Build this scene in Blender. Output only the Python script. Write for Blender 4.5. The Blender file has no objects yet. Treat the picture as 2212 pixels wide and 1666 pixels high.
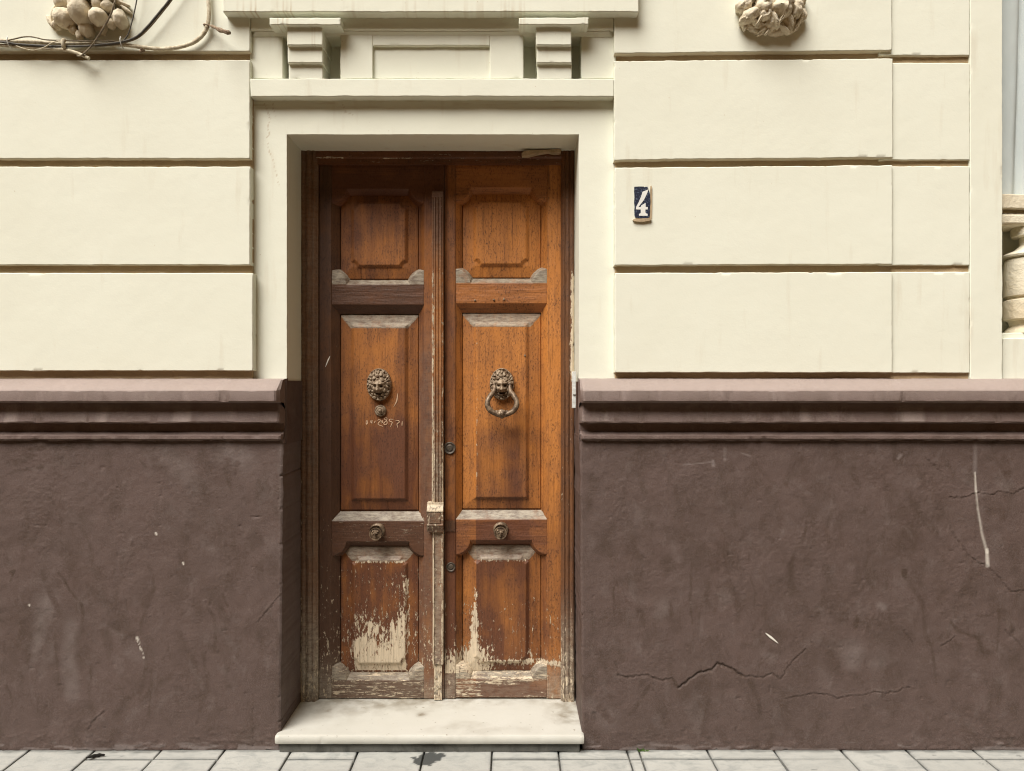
import bpy, math, random
import numpy as np
from mathutils import Vector

# ---------------------------------------------------------------- camera, light
D, F, CX, CY, EYE = 3.05, 1670.0, 1106.0, 833.0, 1.425
scene = bpy.context.scene
col = scene.collection
cam_d = bpy.data.cameras.new('camera'); cam = bpy.data.objects.new('camera', cam_d); col.objects.link(cam)
cam.location = (0, -D, EYE); cam.rotation_euler = (math.pi / 2, 0, 0)
cam_d.sensor_width = 36; cam_d.lens = 36 * F / 2212; cam_d.clip_end = 500; cam_d.clip_start = .05
scene.camera = cam

SUN_TO = Vector((-2.0, -3.0, 4.85)).normalized()
world = bpy.data.worlds.new('World'); scene.world = world; world.use_nodes = True
wn, wl = world.node_tree.nodes, world.node_tree.links
bg = wn['Background']; sky = wn.new('ShaderNodeTexSky'); sky.sky_type = 'NISHITA'; sky.sun_disc = False
sky.sun_elevation = math.asin(SUN_TO.z); sky.sun_rotation = math.atan2(SUN_TO.x, SUN_TO.y) % (2 * math.pi)
sky.dust_density = 6; sky.air_density = 1.0; sky.ozone_density = 1
hs = wn.new('ShaderNodeHueSaturation'); hs.inputs['Saturation'].default_value = .22
mul = wn.new('ShaderNodeMix'); mul.data_type = 'RGBA'; mul.blend_type = 'MULTIPLY'
mul.inputs['Factor'].default_value = 1; mul.inputs[7].default_value = (1, .70, .36, 1)
wl.new(sky.outputs[0], hs.inputs['Color']); wl.new(hs.outputs[0], mul.inputs[6]); wl.new(mul.outputs[2], bg.inputs['Color'])
bg.inputs['Strength'].default_value = .05
sun_d = bpy.data.lights.new('sun', 'SUN'); sun_d.energy = 4.0; sun_d.angle = math.radians(40); sun_d.color = (1, .995, .98)
sun = bpy.data.objects.new('sun', sun_d); col.objects.link(sun)
sun.rotation_euler = SUN_TO.to_track_quat('Z', 'Y').to_euler(); sun.location = (-4, -6, 8)
scene.view_settings.view_transform = 'Standard'; scene.view_settings.look = 'None'
scene.view_settings.exposure = .50; scene.view_settings.gamma = 1
scene.render.engine = 'CYCLES'
scene.cycles.filter_width = 1.1; scene.cycles.use_denoising = True; scene.cycles.sample_clamp_indirect = 3
scene.cycles.max_bounces = 8; scene.cycles.diffuse_bounces = 5
random.seed(4)

# ---------------------------------------------------------------- helpers
def P(px, py, y):
    """point on the plane at depth y that was measured at (px, py) on the photograph"""
    k = (y + D) / F
    return ((px - CX) * k, y, EYE + (CY - py) * k)

def hash2(xi, yi, seed):
    h = (xi.astype(np.int64) * 374761393 + yi.astype(np.int64) * 668265263 + seed * 1274126177) & 0xffffffff
    h = ((h ^ (h >> 13)) * 1274126177) & 0xffffffff
    h = h ^ (h >> 16)
    return (h & 0xffffff) / float(0xffffff)

def vnoise(x, y, seed=0):
    x = np.asarray(x, float); y = np.asarray(y, float)
    xi = np.floor(x); yi = np.floor(y); fx = x - xi; fy = y - yi
    fx = fx * fx * (3 - 2 * fx); fy = fy * fy * (3 - 2 * fy)
    a = hash2(xi, yi, seed); b = hash2(xi + 1, yi, seed); c = hash2(xi, yi + 1, seed); d = hash2(xi + 1, yi + 1, seed)
    return (a * (1 - fx) + b * fx) * (1 - fy) + (c * (1 - fx) + d * fx) * fy

def fbm(x, y, seed=0, octaves=4):
    s = 0; a = .5; t = 0
    for i in range(octaves):
        s = s + a * (vnoise(x, y, seed + i * 17) - .5); t += a; a *= .5; x = x * 2.03; y = y * 2.03
    return s / t * 2

def worley(x, y, seed=0):
    xi = np.floor(x); yi = np.floor(y); best = np.full(np.shape(x), 9.0); second = best.copy()
    for i in (-1, 0, 1):
        for j in (-1, 0, 1):
            cx = xi + i + hash2(xi + i, yi + j, seed); cy = yi + j + hash2(xi + i, yi + j, seed + 5)
            d = np.hypot(x - cx, y - cy)
            second = np.where(d < best, best, np.minimum(second, d)); best = np.minimum(best, d)
    return best, second

def sstep(x, a, b):
    t = np.clip((x - a) / (b - a), 0, 1); return t * t * (3 - 2 * t)

def clamp(x): return np.clip(x, 0, 1)

def stroke(px, py, pts, w0, w1=None, soft=.6):
    """soft mask round a polyline (all in photo pixels); width runs from w0 to w1"""
    out = np.zeros(np.shape(px)); w1 = w0 if w1 is None else w1; n = len(pts) - 1
    for i in range(n):
        (ax, ay), (bx, by) = pts[i], pts[i + 1]; m = max(w0, w1) * 2 + 2
        sel = (px > min(ax, bx) - m) & (px < max(ax, bx) + m) & (py > min(ay, by) - m) & (py < max(ay, by) + m)
        if not sel.any(): continue
        X, Y = px[sel], py[sel]; dx, dy = bx - ax, by - ay
        t = clamp(((X - ax) * dx + (Y - ay) * dy) / (dx * dx + dy * dy + 1e-9))
        d = np.hypot(X - ax - t * dx, Y - ay - t * dy); w = w0 + (w1 - w0) * (i + t) / n
        out[sel] = np.maximum(out[sel], 1 - sstep(d, w * (1 - soft), w * (1 + soft)))
    return out

class MB:
    """collects geometry and links it as ONE mesh object"""
    def __init__(s): s.v = []; s.q = []; s.t = []; s.n = 0; s.at = []
    def add(s, v, q=None, t=None, at=None):
        v = np.asarray(v, float)
        if q is not None and len(q): s.q.append(np.asarray(q, int) + s.n)
        if t is not None and len(t): s.t.append(np.asarray(t, int) + s.n)
        s.v.append(v); s.at.append(at or {}); s.n += len(v)
    def build(s, name, mat, parent=None, origin=None, angle=38):
        v = np.concatenate(s.v); names = set(k for a in s.at for k in a)
        origin = np.array(origin if origin is not None else (parent['_o'] if parent and '_o' in parent else (0, 0, 0)))
        v = v - origin
        q = np.concatenate(s.q) if s.q else np.zeros((0, 4), int); t = np.concatenate(s.t) if s.t else np.zeros((0, 3), int)
        me = bpy.data.meshes.new(name); me.vertices.add(len(v)); me.vertices.foreach_set('co', v.astype(np.float32).ravel())
        nl = q.size + t.size; me.loops.add(nl); me.loops.foreach_set('vertex_index', np.concatenate([q.ravel(), t.ravel()]).astype(np.int32))
        me.polygons.add(len(q) + len(t))
        st = np.concatenate([np.arange(len(q)) * 4, q.size + np.arange(len(t)) * 3]).astype(np.int32)
        me.polygons.foreach_set('loop_start', st)
        me.polygons.foreach_set('use_smooth', np.ones(len(st), bool))
        me.update(calc_edges=True); me.validate()
        for k in names:
            a = me.attributes.new(k, 'FLOAT', 'POINT')
            a.data.foreach_set('value', np.concatenate([np.broadcast_to(np.asarray(x.get(k, 0.), float), (len(vv),)) for x, vv in zip(s.at, s.v)]).astype(np.float32))
        me.set_sharp_from_angle(angle=math.radians(angle))
        me.materials.append(mat)
        o = bpy.data.objects.new(name, me); col.objects.link(o)
        if parent: o.parent = parent
        else: o.location = origin
        return o

def tag(o, label=None, cat=None, group=None, kind=None):
    for k, v in (('label', label), ('category', cat), ('group', group), ('kind', kind)):
        if v: o[k] = v
    return o

ORIG = {}
def empty(name, loc, label, cat, group=None, kind=None, parent=None):
    o = bpy.data.objects.new(name, None); col.objects.link(o); o.empty_display_size = .05
    if parent: o.parent = parent; o.location = tuple(np.array(loc) - np.array(ORIG[parent.name]))
    else: o.location = loc
    ORIG[o.name] = tuple(loc); return tag(o, label, cat, group, kind)

def build(b, name, mat, parent=None, origin=None, angle=38):
    if parent is not None: origin = ORIG[parent.name]
    elif origin is None: origin = np.concatenate(b.v).mean(axis=0)
    o = b.build(name, mat, parent, origin, angle); ORIG[o.name] = tuple(origin); return o

def grid_faces(nu, nv, mask=None):
    i = np.arange(nu * nv).reshape(nv, nu)
    q = np.stack([i[:-1, :-1], i[:-1, 1:], i[1:, 1:], i[1:, :-1]], -1).reshape(-1, 4)
    if mask is not None:
        m = mask.reshape(nv, nu); mm = m[:-1, :-1] | m[:-1, 1:] | m[1:, 1:] | m[1:, :-1]; q = q[mm.ravel()]
    return q[:, ::-1]

def slab(b, box, y, yb, step=.012, bev=.003, wob=.0014, amp=.0008, seed=1, attrs=None, chips=.22, disp=None, under=0.):
    """a plastered block: box = (px0, px1, py0, py1) or four corners tl, tr, br, bl on the photograph; y = depth of its face (or four), yb = of its back"""
    c = [(box[0], box[2]), (box[1], box[2]), (box[1], box[3]), (box[0], box[3])] if len(box) == 4 and not hasattr(box[0], '__len__') else box
    ys = [y] * 4 if not hasattr(y, '__len__') else y
    C = [np.array(P(*cc, yy)) for cc, yy in zip(c, ys)]
    tl, tr, br, bl = C; cp = np.array(c, float)
    Lu = max(np.linalg.norm(tr - tl), 1e-4); Lv = max(np.linalg.norm(tl - bl), 1e-4)
    nu = max(3, int(Lu / step) + 2); nv = max(3, int(Lv / step) + 2)
    bu = min(bev / Lu, .3); bv = min(bev / Lv, .3)
    u = np.concatenate([[0], np.linspace(bu, 1 - bu, nu), [1]]); v = np.concatenate([[0], np.linspace(bv, 1 - bv, nv), [1]])
    nu += 2; nv += 2
    U, V = np.meshgrid(u, v); U = U.ravel(); V = V.ravel()
    def bil(a, bb, cc, d):
        return ((1 - U) * (1 - V))[:, None] * a + (U * (1 - V))[:, None] * bb + (U * V)[:, None] * cc + ((1 - U) * V)[:, None] * d
    X = bil(tl, tr, br, bl); pp = bil(*cp)
    edge = (U == 0) | (U == 1) | (V == 0) | (V == 1)
    X[edge, 1] += bev
    x, z = X[:, 0].copy(), X[:, 2].copy()
    border = np.minimum(np.minimum(U, 1 - U) * Lu, np.minimum(V, 1 - V) * Lv)
    near = 1 - sstep(border, 0, .02)
    ch = clamp((fbm(x * 45, z * 45, seed + 90, 3) - .42) * 3) * near * chips * .012
    dx = wob * (fbm(x * 18, z * 18, seed, 3) + .5 * fbm(x * 70, z * 70, seed + 7, 2)) * near
    dz = wob * (fbm(x * 18, z * 18, seed + 31, 3) * 1.3 + .7 * fbm(x * 75, z * 75, seed + 37, 2)) * near
    inx = np.where(U < .5, 1, -1) * (np.minimum(U, 1 - U) * Lu < .015); inz = np.where(V < .5, -1, 1) * (np.minimum(V, 1 - V) * Lv < .015)
    X[:, 0] += dx + ch * inx; X[:, 2] += dz + ch * inz
    X[:, 1] += amp * fbm(x * 9, z * 9, seed + 60, 4) + ch * .6
    at = {k: f(pp[:, 0], pp[:, 1]) for k, f in (attrs or {}).items()}
    if disp is not None: X[:, 1] -= disp(pp[:, 0], pp[:, 1]) * (1 - near * .3)
    i = np.arange(nu * nv).reshape(nv, nu)
    loop = np.concatenate([i[0, :-1], i[:-1, -1], i[-1, :0:-1], i[:0:-1, 0]])
    back = X[loop].copy(); back[:, 1] = yb
    m = len(loop); j = np.arange(m); k = (j + 1) % m; base = nu * nv
    side = np.stack([loop[j], loop[k], base + k, base + j], -1)[:, ::-1]
    q = np.concatenate([grid_faces(nu, nv)[:, ::-1], side[:, ::-1]])
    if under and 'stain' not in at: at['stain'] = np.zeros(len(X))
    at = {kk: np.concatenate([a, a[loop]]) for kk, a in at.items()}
    if under: at['stain'][-m:] = under * (V[loop] == 1); at['stain'][:nu * nv] = np.maximum(at['stain'][:nu * nv], under * .8 * (V == 1))   # joint shade, plus grime, painted brown on the course's underside
    b.add(np.concatenate([X, back]), q[:, ::-1], None, at)

def hfield(b, x0, x1, y0, y1, ybase, h, yref=None, step=1.25, attrs=None, mask=None):
    """relief: h(px, py) metres towards the street above the plane ybase"""
    yref = ybase if yref is None else yref
    nu = int((x1 - x0) / step) + 2; nv = int((y1 - y0) / step) + 2
    X, Y = np.meshgrid(np.linspace(x0, x1, nu), np.linspace(y0, y1, nv)); X = X.ravel(); Y = Y.ravel()
    k = (yref + D) / F; H = h(X, Y)
    v = np.stack([(X - CX) * k, ybase - H, EYE + (CY - Y) * k], -1)
    m = None if mask is None else mask(X, Y)
    i = np.arange(nu * nv).reshape(nv, nu)
    q = grid_faces(nu, nv, m)
    at = {kk: f(X, Y) for kk, f in (attrs or {}).items()}
    if mask is None:                                              # close the sides
        loop = np.concatenate([i[0, :-1], i[:-1, -1], i[-1, :0:-1], i[:0:-1, 0]])
        bk = v[loop].copy(); bk[:, 1] = ybase + .004; mm = len(loop); j = np.arange(mm); kx = (j + 1) % mm
        q = np.concatenate([q, np.stack([loop[j], loop[kx], nu * nv + kx, nu * nv + j], -1)])
        v = np.concatenate([v, bk]); at = {kk: np.concatenate([a, a[loop]]) for kk, a in at.items()}
    b.add(v, q, None, at)

def sweep(b, prof, px0, px1, yx, step=.007, wob=.0022, seed=3, chamfer=None, dust=None):
    """profile of (depth, py) swept along the wall"""
    x0 = P(px0, 0, yx)[0]; x1 = P(px1, 0, yx)[0]; n = max(2, int((x1 - x0) / step)); xs = np.linspace(x0, x1, n)
    pr = np.array([(p[0], P(0, p[1], p[0])[2]) for p in prof]); m = len(pr)
    XX, J = np.meshgrid(xs, np.arange(m)); Y = pr[J, 0]; Z = pr[J, 1]
    Z = Z + wob * (fbm(XX * 9, J * 1.7, seed, 3) + .6 * fbm(XX * 45, J * 1.3, seed + 5, 2)); Y = Y + wob * fbm(XX * 25, J * 2.1, seed + 9, 3) + .007 * clamp((fbm(XX * 30, J * .8, seed + 40, 3) - .45) * 3)
    if chamfer:                                                   # ends worn round
        for e, s in ((x0, 1), (x1, -1)):
            dd = np.clip(1 - (XX - e) * s / chamfer, 0, 1); Y = Y + dd * dd * .03 * (pr[J, 0] < -.02)
    v = np.stack([XX.ravel(), Y.ravel(), Z.ravel()], -1); q = grid_faces(n, m)
    b.add(v, q, None, {'stain': (dust(XX, J).ravel() if dust else 0.)})
    for e in (0, n - 1):
        ring = v.reshape(m, n, 3)[:, e]; c = np.array([ring[:, 0].mean(), .05, ring[:, 2].mean()])
        b.add(np.concatenate([ring, [c]]), None, [(j, (j + 1) % m, m) if e == 0 else ((j + 1) % m, j, m) for j in range(m)])

def catmull(pts, n=8):
    p = np.array(pts, float); p = np.vstack([2 * p[0] - p[1], p, 2 * p[-1] - p[-2]]); out = []
    for i in range(1, len(p) - 2):
        for t in np.linspace(0, 1, n, endpoint=False):
            a, b_, c, d = p[i - 1:i + 3]
            out.append(.5 * (2 * b_ + (c - a) * t + (2 * a - 5 * b_ + 4 * c - d) * t * t + (3 * b_ - a - 3 * c + d) * t ** 3))
    out.append(p[-2]); return np.array(out)

def tube(b, pts, r, n=10, smooth=8, flat=1.0, jit=0):
    p = catmull(pts, smooth); m = len(p); rr = np.interp(np.linspace(0, 1, m), np.linspace(0, 1, len(r)), r) if hasattr(r, '__len__') else np.full(m, r)
    tg = np.gradient(p, axis=0); tg /= np.linalg.norm(tg, axis=1)[:, None] + 1e-12
    ref = np.array([0, 1., 0]); vs = []
    for i in range(m):
        s = np.cross(tg[i], ref); s /= np.linalg.norm(s) + 1e-9; w = np.cross(s, tg[i])
        a = np.arange(n) * 2 * math.pi / n; rj = rr[i] * (1 + jit * (random.random() - .5))
        vs.append(p[i] + rj * (np.cos(a)[:, None] * s + flat * np.sin(a)[:, None] * w))
    v = np.concatenate(vs); i = np.arange(m * n).reshape(m, n); j = np.roll(i, -1, 1)
    q = np.stack([i[:-1], j[:-1], j[1:], i[1:]], -1).reshape(-1, 4)
    t = [(0, (k + 1) % n, m * n) for k in range(n)]
    t = [((k + 1) % n, k, m * n) for k in range(n)] + [((m - 1) * n + k, (m - 1) * n + (k + 1) % n, m * n + 1) for k in range(n)]
    b.add(np.concatenate([v, [p[0]], [p[-1]]]), q, t)

def lathe(b, c, prof, axis='y', n=28, bump=0):
    """profile of (distance along the axis, radius)"""
    a = np.arange(n) * 2 * math.pi / n; vs = []
    for (d, r) in prof:
        rr = r * (1 + bump * np.cos(a * 8))
        if axis == 'y': vs.append(np.stack([c[0] + rr * np.cos(a), np.full(n, c[1] + d), c[2] + rr * np.sin(a)], -1))
        else: vs.append(np.stack([c[0] + rr * np.cos(a), c[1] + rr * np.sin(a), np.full(n, c[2] + d)], -1))
    m = len(prof); v = np.concatenate(vs); i = np.arange(m * n).reshape(m, n); j = np.roll(i, -1, 1)
    q = np.stack([i[:-1], j[:-1], j[1:], i[1:]], -1).reshape(-1, 4)
    b.add(v, q if axis == 'z' else q)

def blob(b, c, r, seed=0, rot=0., amp=.1, fr=2.5, nu=28, nv=18, dent=None):
    """a lumpy carved fruit: ellipsoid with noise, rotated by rot in the wall plane"""
    th = np.linspace(0, 2 * math.pi, nu, endpoint=False); ph = np.linspace(.02, math.pi - .02, nv)
    T, Q = np.meshgrid(th, ph); n = np.stack([np.sin(Q) * np.cos(T), np.sin(Q) * np.sin(T), np.cos(Q)], -1).reshape(-1, 3)
    k = 1 + amp * (fbm(n[:, 0] * fr + 5 + n[:, 1] * 1.7, n[:, 2] * fr + n[:, 1] * 1.1, seed, 3)) + amp * .35 * fbm(n[:, 0] * fr * 5, n[:, 2] * fr * 5 + n[:, 1] * 4, seed + 3, 2)
    if dent is not None:
        d = np.array(dent, float); d /= np.linalg.norm(d); k -= .22 * np.exp(-((1 - n @ d) / .02))
    v = n * k[:, None] * np.array(r); ca, sa = math.cos(rot), math.sin(rot)
    v = np.stack([v[:, 0] * ca - v[:, 2] * sa, v[:, 1], v[:, 0] * sa + v[:, 2] * ca], -1) + np.array(c)
    i = np.arange(nu * nv).reshape(nv, nu); j = np.roll(i, -1, 1)
    b.add(v, np.stack([i[:-1], i[1:], j[1:], j[:-1]], -1).reshape(-1, 4))

def poly_prism(b, pts, y0, y1):
    """outline of photo points on plane y0, given real thickness to y1"""
    from mathutils.geometry import tessellate_polygon
    v0 = [P(x, y, y0) for x, y in pts]; n = len(pts)
    tris = [tuple(t) for t in tessellate_polygon([[Vector((p[0], p[2], 0)) for p in v0]])]
    fixed = []
    for a, bb, c in tris:
        A, B, C = v0[a], v0[bb], v0[c]
        cr = (B[0] - A[0]) * (C[2] - A[2]) - (B[2] - A[2]) * (C[0] - A[0])
        fixed.append((a, bb, c) if cr > 0 else (a, c, bb))
    v1 = [(p[0], y1, p[2]) for p in v0]
    b.add(v0 + v1, [(i, (i + 1) % n, n + (i + 1) % n, n + i) for i in range(n)], fixed)

# ---------------------------------------------------------------- materials
class NT:
    def __init__(s, name):
        s.m = bpy.data.materials.new(name); s.m.use_nodes = True; s.n = s.m.node_tree.nodes; s.l = s.m.node_tree.links
        s.b = s.n['Principled BSDF']; s.tc = s.n.new('ShaderNodeNewGeometry').outputs['Position']
    def noise(s, scale=(1, 1, 1), sc=1., detail=4, rough=.55, dist=0.):
        mp = s.n.new('ShaderNodeMapping'); mp.inputs['Scale'].default_value = scale; s.l.new(s.tc, mp.inputs[0])
        t = s.n.new('ShaderNodeTexNoise'); t.inputs['Scale'].default_value = sc; t.inputs['Detail'].default_value = detail
        t.inputs['Roughness'].default_value = rough; t.inputs['Distortion'].default_value = dist; s.l.new(mp.outputs[0], t.inputs['Vector']); return t.outputs['Fac']
    def attr(s, name):
        a = s.n.new('ShaderNodeAttribute'); a.attribute_name = name; return a.outputs['Fac']
    def math(s, op, a, b=None, cl=False):
        n = s.n.new('ShaderNodeMath'); n.operation = op; n.use_clamp = cl
        for i, x in enumerate((a, b)):
            if x is None: continue
            if hasattr(x, 'node'): s.l.new(x, n.inputs[i])
            else: n.inputs[i].default_value = x
        return n.outputs[0]
    def rng(s, x, a, b, c=0., d=1.):
        n = s.n.new('ShaderNodeMapRange'); n.inputs[1].default_value = a; n.inputs[2].default_value = b; n.inputs[3].default_value = c; n.inputs[4].default_value = d
        s.l.new(x, n.inputs[0]); return n.outputs[0]
    def mix(s, f, a, b, mode='MIX'):
        n = s.n.new('ShaderNodeMix'); n.data_type = 'RGBA'; n.blend_type = mode
        for i, x in ((0, f), (6, a), (7, b)):
            if hasattr(x, 'node'): s.l.new(x, n.inputs[i])
            elif i == 0: n.inputs[0].default_value = x
            else: n.inputs[i].default_value = (*x, 1)
        return n.outputs[2]
    def bump(s, h, dist=.002, strength=1., prev=None):
        n = s.n.new('ShaderNodeBump'); n.inputs['Distance'].default_value = dist; n.inputs['Strength'].default_value = strength
        s.l.new(h, n.inputs['Height'])
        if prev is not None: s.l.new(prev, n.inputs['Normal'])
        s.l.new(n.outputs[0], s.b.inputs['Normal']); return n.outputs[0]
    def out(s, colr, rough=.85, spec=.3, metal=0.):
        if hasattr(colr, 'node'): s.l.new(colr, s.b.inputs['Base Color'])
        else: s.b.inputs['Base Color'].default_value = (*colr, 1)
        if hasattr(rough, 'node'): s.l.new(rough, s.b.inputs['Roughness'])
        else: s.b.inputs['Roughness'].default_value = rough
        s.b.inputs['Specular IOR Level'].default_value = spec; s.b.inputs['Metallic'].default_value = metal
        return s.m

def plaster_mat(name, c1, c2, stain, rough=.9, bumpd=.0005):
    t = NT(name)
    c = t.mix(t.rng(t.noise(sc=2.2, detail=5), .3, .7), c1, c2)
    c = t.mix(t.math('MULTIPLY', t.rng(t.noise((9, 9, 1.2), 2.0, 5), .6, .82), .28), c, stain)      # old rain runs
    sp = t.rng(t.noise(sc=70, detail=2), .74, .78); c = t.mix(t.math('MULTIPLY', sp, .5), c, stain)
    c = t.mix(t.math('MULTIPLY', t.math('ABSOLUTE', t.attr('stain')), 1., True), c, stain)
    n1 = t.bump(t.noise(sc=26, detail=6, rough=.6), bumpd * 2.2, .8)
    t.bump(t.noise((120, 120, 190), 1, 4), bumpd * .5, .8, n1)
    return t.out(c, rough, .2)
M = {}
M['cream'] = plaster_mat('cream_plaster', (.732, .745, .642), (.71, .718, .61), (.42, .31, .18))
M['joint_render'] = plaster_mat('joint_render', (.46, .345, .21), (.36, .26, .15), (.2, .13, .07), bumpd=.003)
M['old_balustrade'] = plaster_mat('old_balustrade', (.74, .71, .58), (.62, .52, .36), (.36, .25, .14), bumpd=.004)
M['stone'] = plaster_mat('carved_stone', (.74, .69, .56), (.64, .56, .42), (.26, .18, .10), bumpd=.004)

def brown_mat(name, c1, c2, dark, pale, bumpd=.003):
    t = NT(name)
    c = t.mix(t.rng(t.noise(sc=3.0, detail=6), .32, .68), c1, c2)
    c = t.mix(t.math('MULTIPLY', t.rng(t.noise((7, 7, 4.5), 1.6, 8, .66, .6), .48, .68), .75), c, dark)
    c = t.mix(t.math('MULTIPLY', t.rng(t.noise((5, 5, 4), 2.3, 8, .7, .4), .54, .78), .42), c, pale)
    s = t.attr('stain')
    c = t.mix(t.math('MULTIPLY', t.math('MAXIMUM', t.math('MULTIPLY', s, -1), 0.), 1., True), c, dark)
    c = t.mix(t.math('MULTIPLY', t.math('MAXIMUM', s, 0.), 1., True), c, pale)
    c = t.mix(t.attr('white'), c, (.66, .62, .55))
    c = t.mix(t.math('MULTIPLY', t.rng(t.noise(sc=150, detail=2), .755, .775), .55), c, pale)
    n1 = t.bump(t.noise(sc=30, detail=7, rough=.62), bumpd, .42)
    n2 = t.bump(t.noise(sc=130, detail=5, rough=.7), bumpd * .45, .9, n1); fine = t.noise(sc=330, detail=3, rough=.7); t.bump(fine, bumpd * .22, .9, n2)
    c = t.mix(t.math('MULTIPLY', t.rng(fine, .45, .7), .35), c, pale); c = t.mix(t.math('MULTIPLY', t.rng(fine, .52, .3), .35), c, dark)
    return t.out(c, t.rng(t.noise(sc=8), .3, .7, .5, .75), .35)
M['brown'] = brown_mat('brown_wall_paint', (.104, .069, .060), (.086, .057, .048), (.052, .031, .021), (.21, .175, .165))
M['dado'] = brown_mat('brown_moulding_paint', (.155, .108, .098), (.13, .09, .078), (.08, .05, .037), (.40, .335, .305), .002)

def wood_mat(name, c_hi, c_lo, axis='z', shade=1.0, peel_col=(.60, .50, .36)):
    t = NT(name)
    sl = (110, 40, 5.) if axis == 'z' else (5., 40, 110); sm = (16, 10, 1.4) if axis == 'z' else (1.4, 10, 16); sp = (80, 50, 32) if axis == 'z' else (14, 50, 170)
    g = t.noise(sl, 1., 6, .7, .3); big = t.noise(sm, 1., 4, .55, .5); blot = t.noise(sc=9., detail=5)
    tone = t.attr('tone')                                           # 0 = golden varnish left, 1 = worn brown, also used as painted shade
    f = t.math('ADD', t.math('ADD', t.rng(big, .3, .7, -.25, .25), t.rng(blot, .3, .7, -.18, .18)), tone, False)
    c = t.mix(t.math('ADD', f, 0., True), c_hi, c_lo)
    c = t.mix(t.rng(g, .52, .70, 0, .6), c, tuple(x * .5 for x in c_lo))     # open grain
    
    mott = t.noise((170, 170, 90), 1., 4); c = t.mix(t.math('MULTIPLY', t.rng(mott, .52, .68), t.rng(blot, .35, .6, .25, .8)), c, tuple(x * .45 for x in c_lo))
    w = t.attr('weather'); wn_ = t.noise(sl, 1.6, 5, .7)
    grey = t.mix(t.rng(t.noise((30, 60, 110), 1., 5, .7), .40, .64), (.33, .29, .225), (.15, .115, .085))
    c = t.mix(t.math('MULTIPLY', w, t.rng(t.noise(sc=22, detail=4), .25, .5, .45, 1.), True), c, grey)
    p = t.math('ADD', t.math('ADD', t.noise(sp, 1., 8, .72, .5), t.rng(t.noise(sl, 1., 3), .3, .7, -.04, .04)), t.math('MULTIPLY', t.attr('peel'), .42))
    p = t.math('ADD', p, t.rng(t.noise((150, 60, 60) if axis == 'z' else (60, 60, 150), 1., 4, .7), .3, .7, -.085, .085))
    pm = t.rng(p, .742, .792)
    bare = t.mix(t.rng(wn_, .45, .7), peel_col, tuple(x * .6 for x in peel_col)); bare = t.mix(t.rng(t.noise((85, 60, 22), 1., 5, .7), .57, .66), bare, tuple(x * .8 for x in c_lo))
    c = t.mix(pm, c, bare)
    n1 = t.bump(g, .0022, .9); n2 = t.bump(pm, .0012, .8, n1); t.bump(mott, .0011, .8, n2)
    return t.out(c, t.rng(blot, .3, .7, .42, .68), .4)
M['wood_red'] = wood_mat('varnished_wood', (.47, .182, .042), (.118, .043, .019))
M['wood_red_h'] = wood_mat('varnished_rail_wood', (.37, .14, .037), (.118, .043, .020), 'x')
M['wood_dark'] = wood_mat('worn_dark_wood', (.20, .085, .032), (.075, .036, .020))
M['wood_dark_h'] = wood_mat('worn_dark_rail_wood', (.21, .075, .028), (.085, .038, .020), 'x')

def metal_mat(name, a, b_, metal=.35, rough=.5):
    t = NT(name); f = t.noise(sc=60, detail=5)
    c = t.mix(t.rng(f, .4, .62), a, b_); t.bump(t.noise(sc=180, detail=4), .0008, .8)
    return t.out(c, rough, .4, metal)
M['bronze'] = metal_mat('weathered_bronze', (.34, .265, .185), (.12, .075, .042), .15, .6)
M['bronze_dark'] = metal_mat('dark_bronze', (.24, .175, .115), (.08, .05, .03), .35, .5)
M['lock'] = metal_mat('dark_lock_metal', (.06, .05, .04), (.11, .085, .06), .3, .55)
M['rust'] = metal_mat('rusty_iron', (.30, .23, .16), (.13, .08, .05), .2, .8)
M['white_metal'] = metal_mat('white_strip', (.62, .64, .62), (.50, .50, .47), .0, .4)
M['black_cable'] = metal_mat('black_cable_sheath', (.045, .042, .036), (.09, .08, .065), 0, .6)
M['pale_cable'] = metal_mat('painted_conduit', (.60, .55, .42), (.38, .32, .22), 0, .8)
M['brown_cable'] = metal_mat('dusty_wire', (.22, .18, .12), (.13, .10, .065), 0, .75)

def marble_mat():
    t = NT('white_marble'); c = t.mix(t.rng(t.noise(sc=4, detail=6, dist=.6), .35, .7), (.58, .575, .525), (.53, .525, .47))
    c = t.mix(t.math('MULTIPLY', t.attr('stain'), t.rng(t.noise(sc=16, detail=6), .38, .62, .15, 1.), True), c, (.22, .19, .14))
    c = t.mix(t.math('MULTIPLY', t.rng(t.noise(sc=48, detail=3), .68, .74), .7), c, (.25, .22, .17))
    t.bump(t.noise(sc=60, detail=5), .0008, .6); return t.out(c, .5, .4)
M['marble'] = marble_mat()
def pave_mat(name, c1, c2, dark, rough=.8):
    t = NT(name); c = t.mix(t.rng(t.noise(sc=7, detail=6), .3, .7), c1, c2)
    c = t.mix(t.math('MULTIPLY', t.rng(t.noise((14, 26, 10), 1., 7, .65, .7), .47, .68), .75), c, dark)
    c = t.mix(t.math('MULTIPLY', t.rng(t.noise(sc=60, detail=3), .62, .74), .4), c, dark)
    c = t.mix(t.attr('tint'), c, tuple(x * .8 for x in c1)); c = t.mix(t.attr('stain'), c, tuple(x * .25 for x in dark))
    t.bump(t.noise(sc=90, detail=6), .0018, .8); return t.out(c, rough, .3)
M['pave'] = pave_mat('stone_paving', (.47, .475, .445), (.41, .415, .39), (.27, .285, .275))
M['concrete'] = pave_mat('step_concrete', (.14, .14, .125), (.105, .105, .095), (.05, .05, .045))
M['joint'] = pave_mat('ground_earth', (.15, .145, .125), (.18, .17, .145), (.03, .03, .026), .95)

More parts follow.
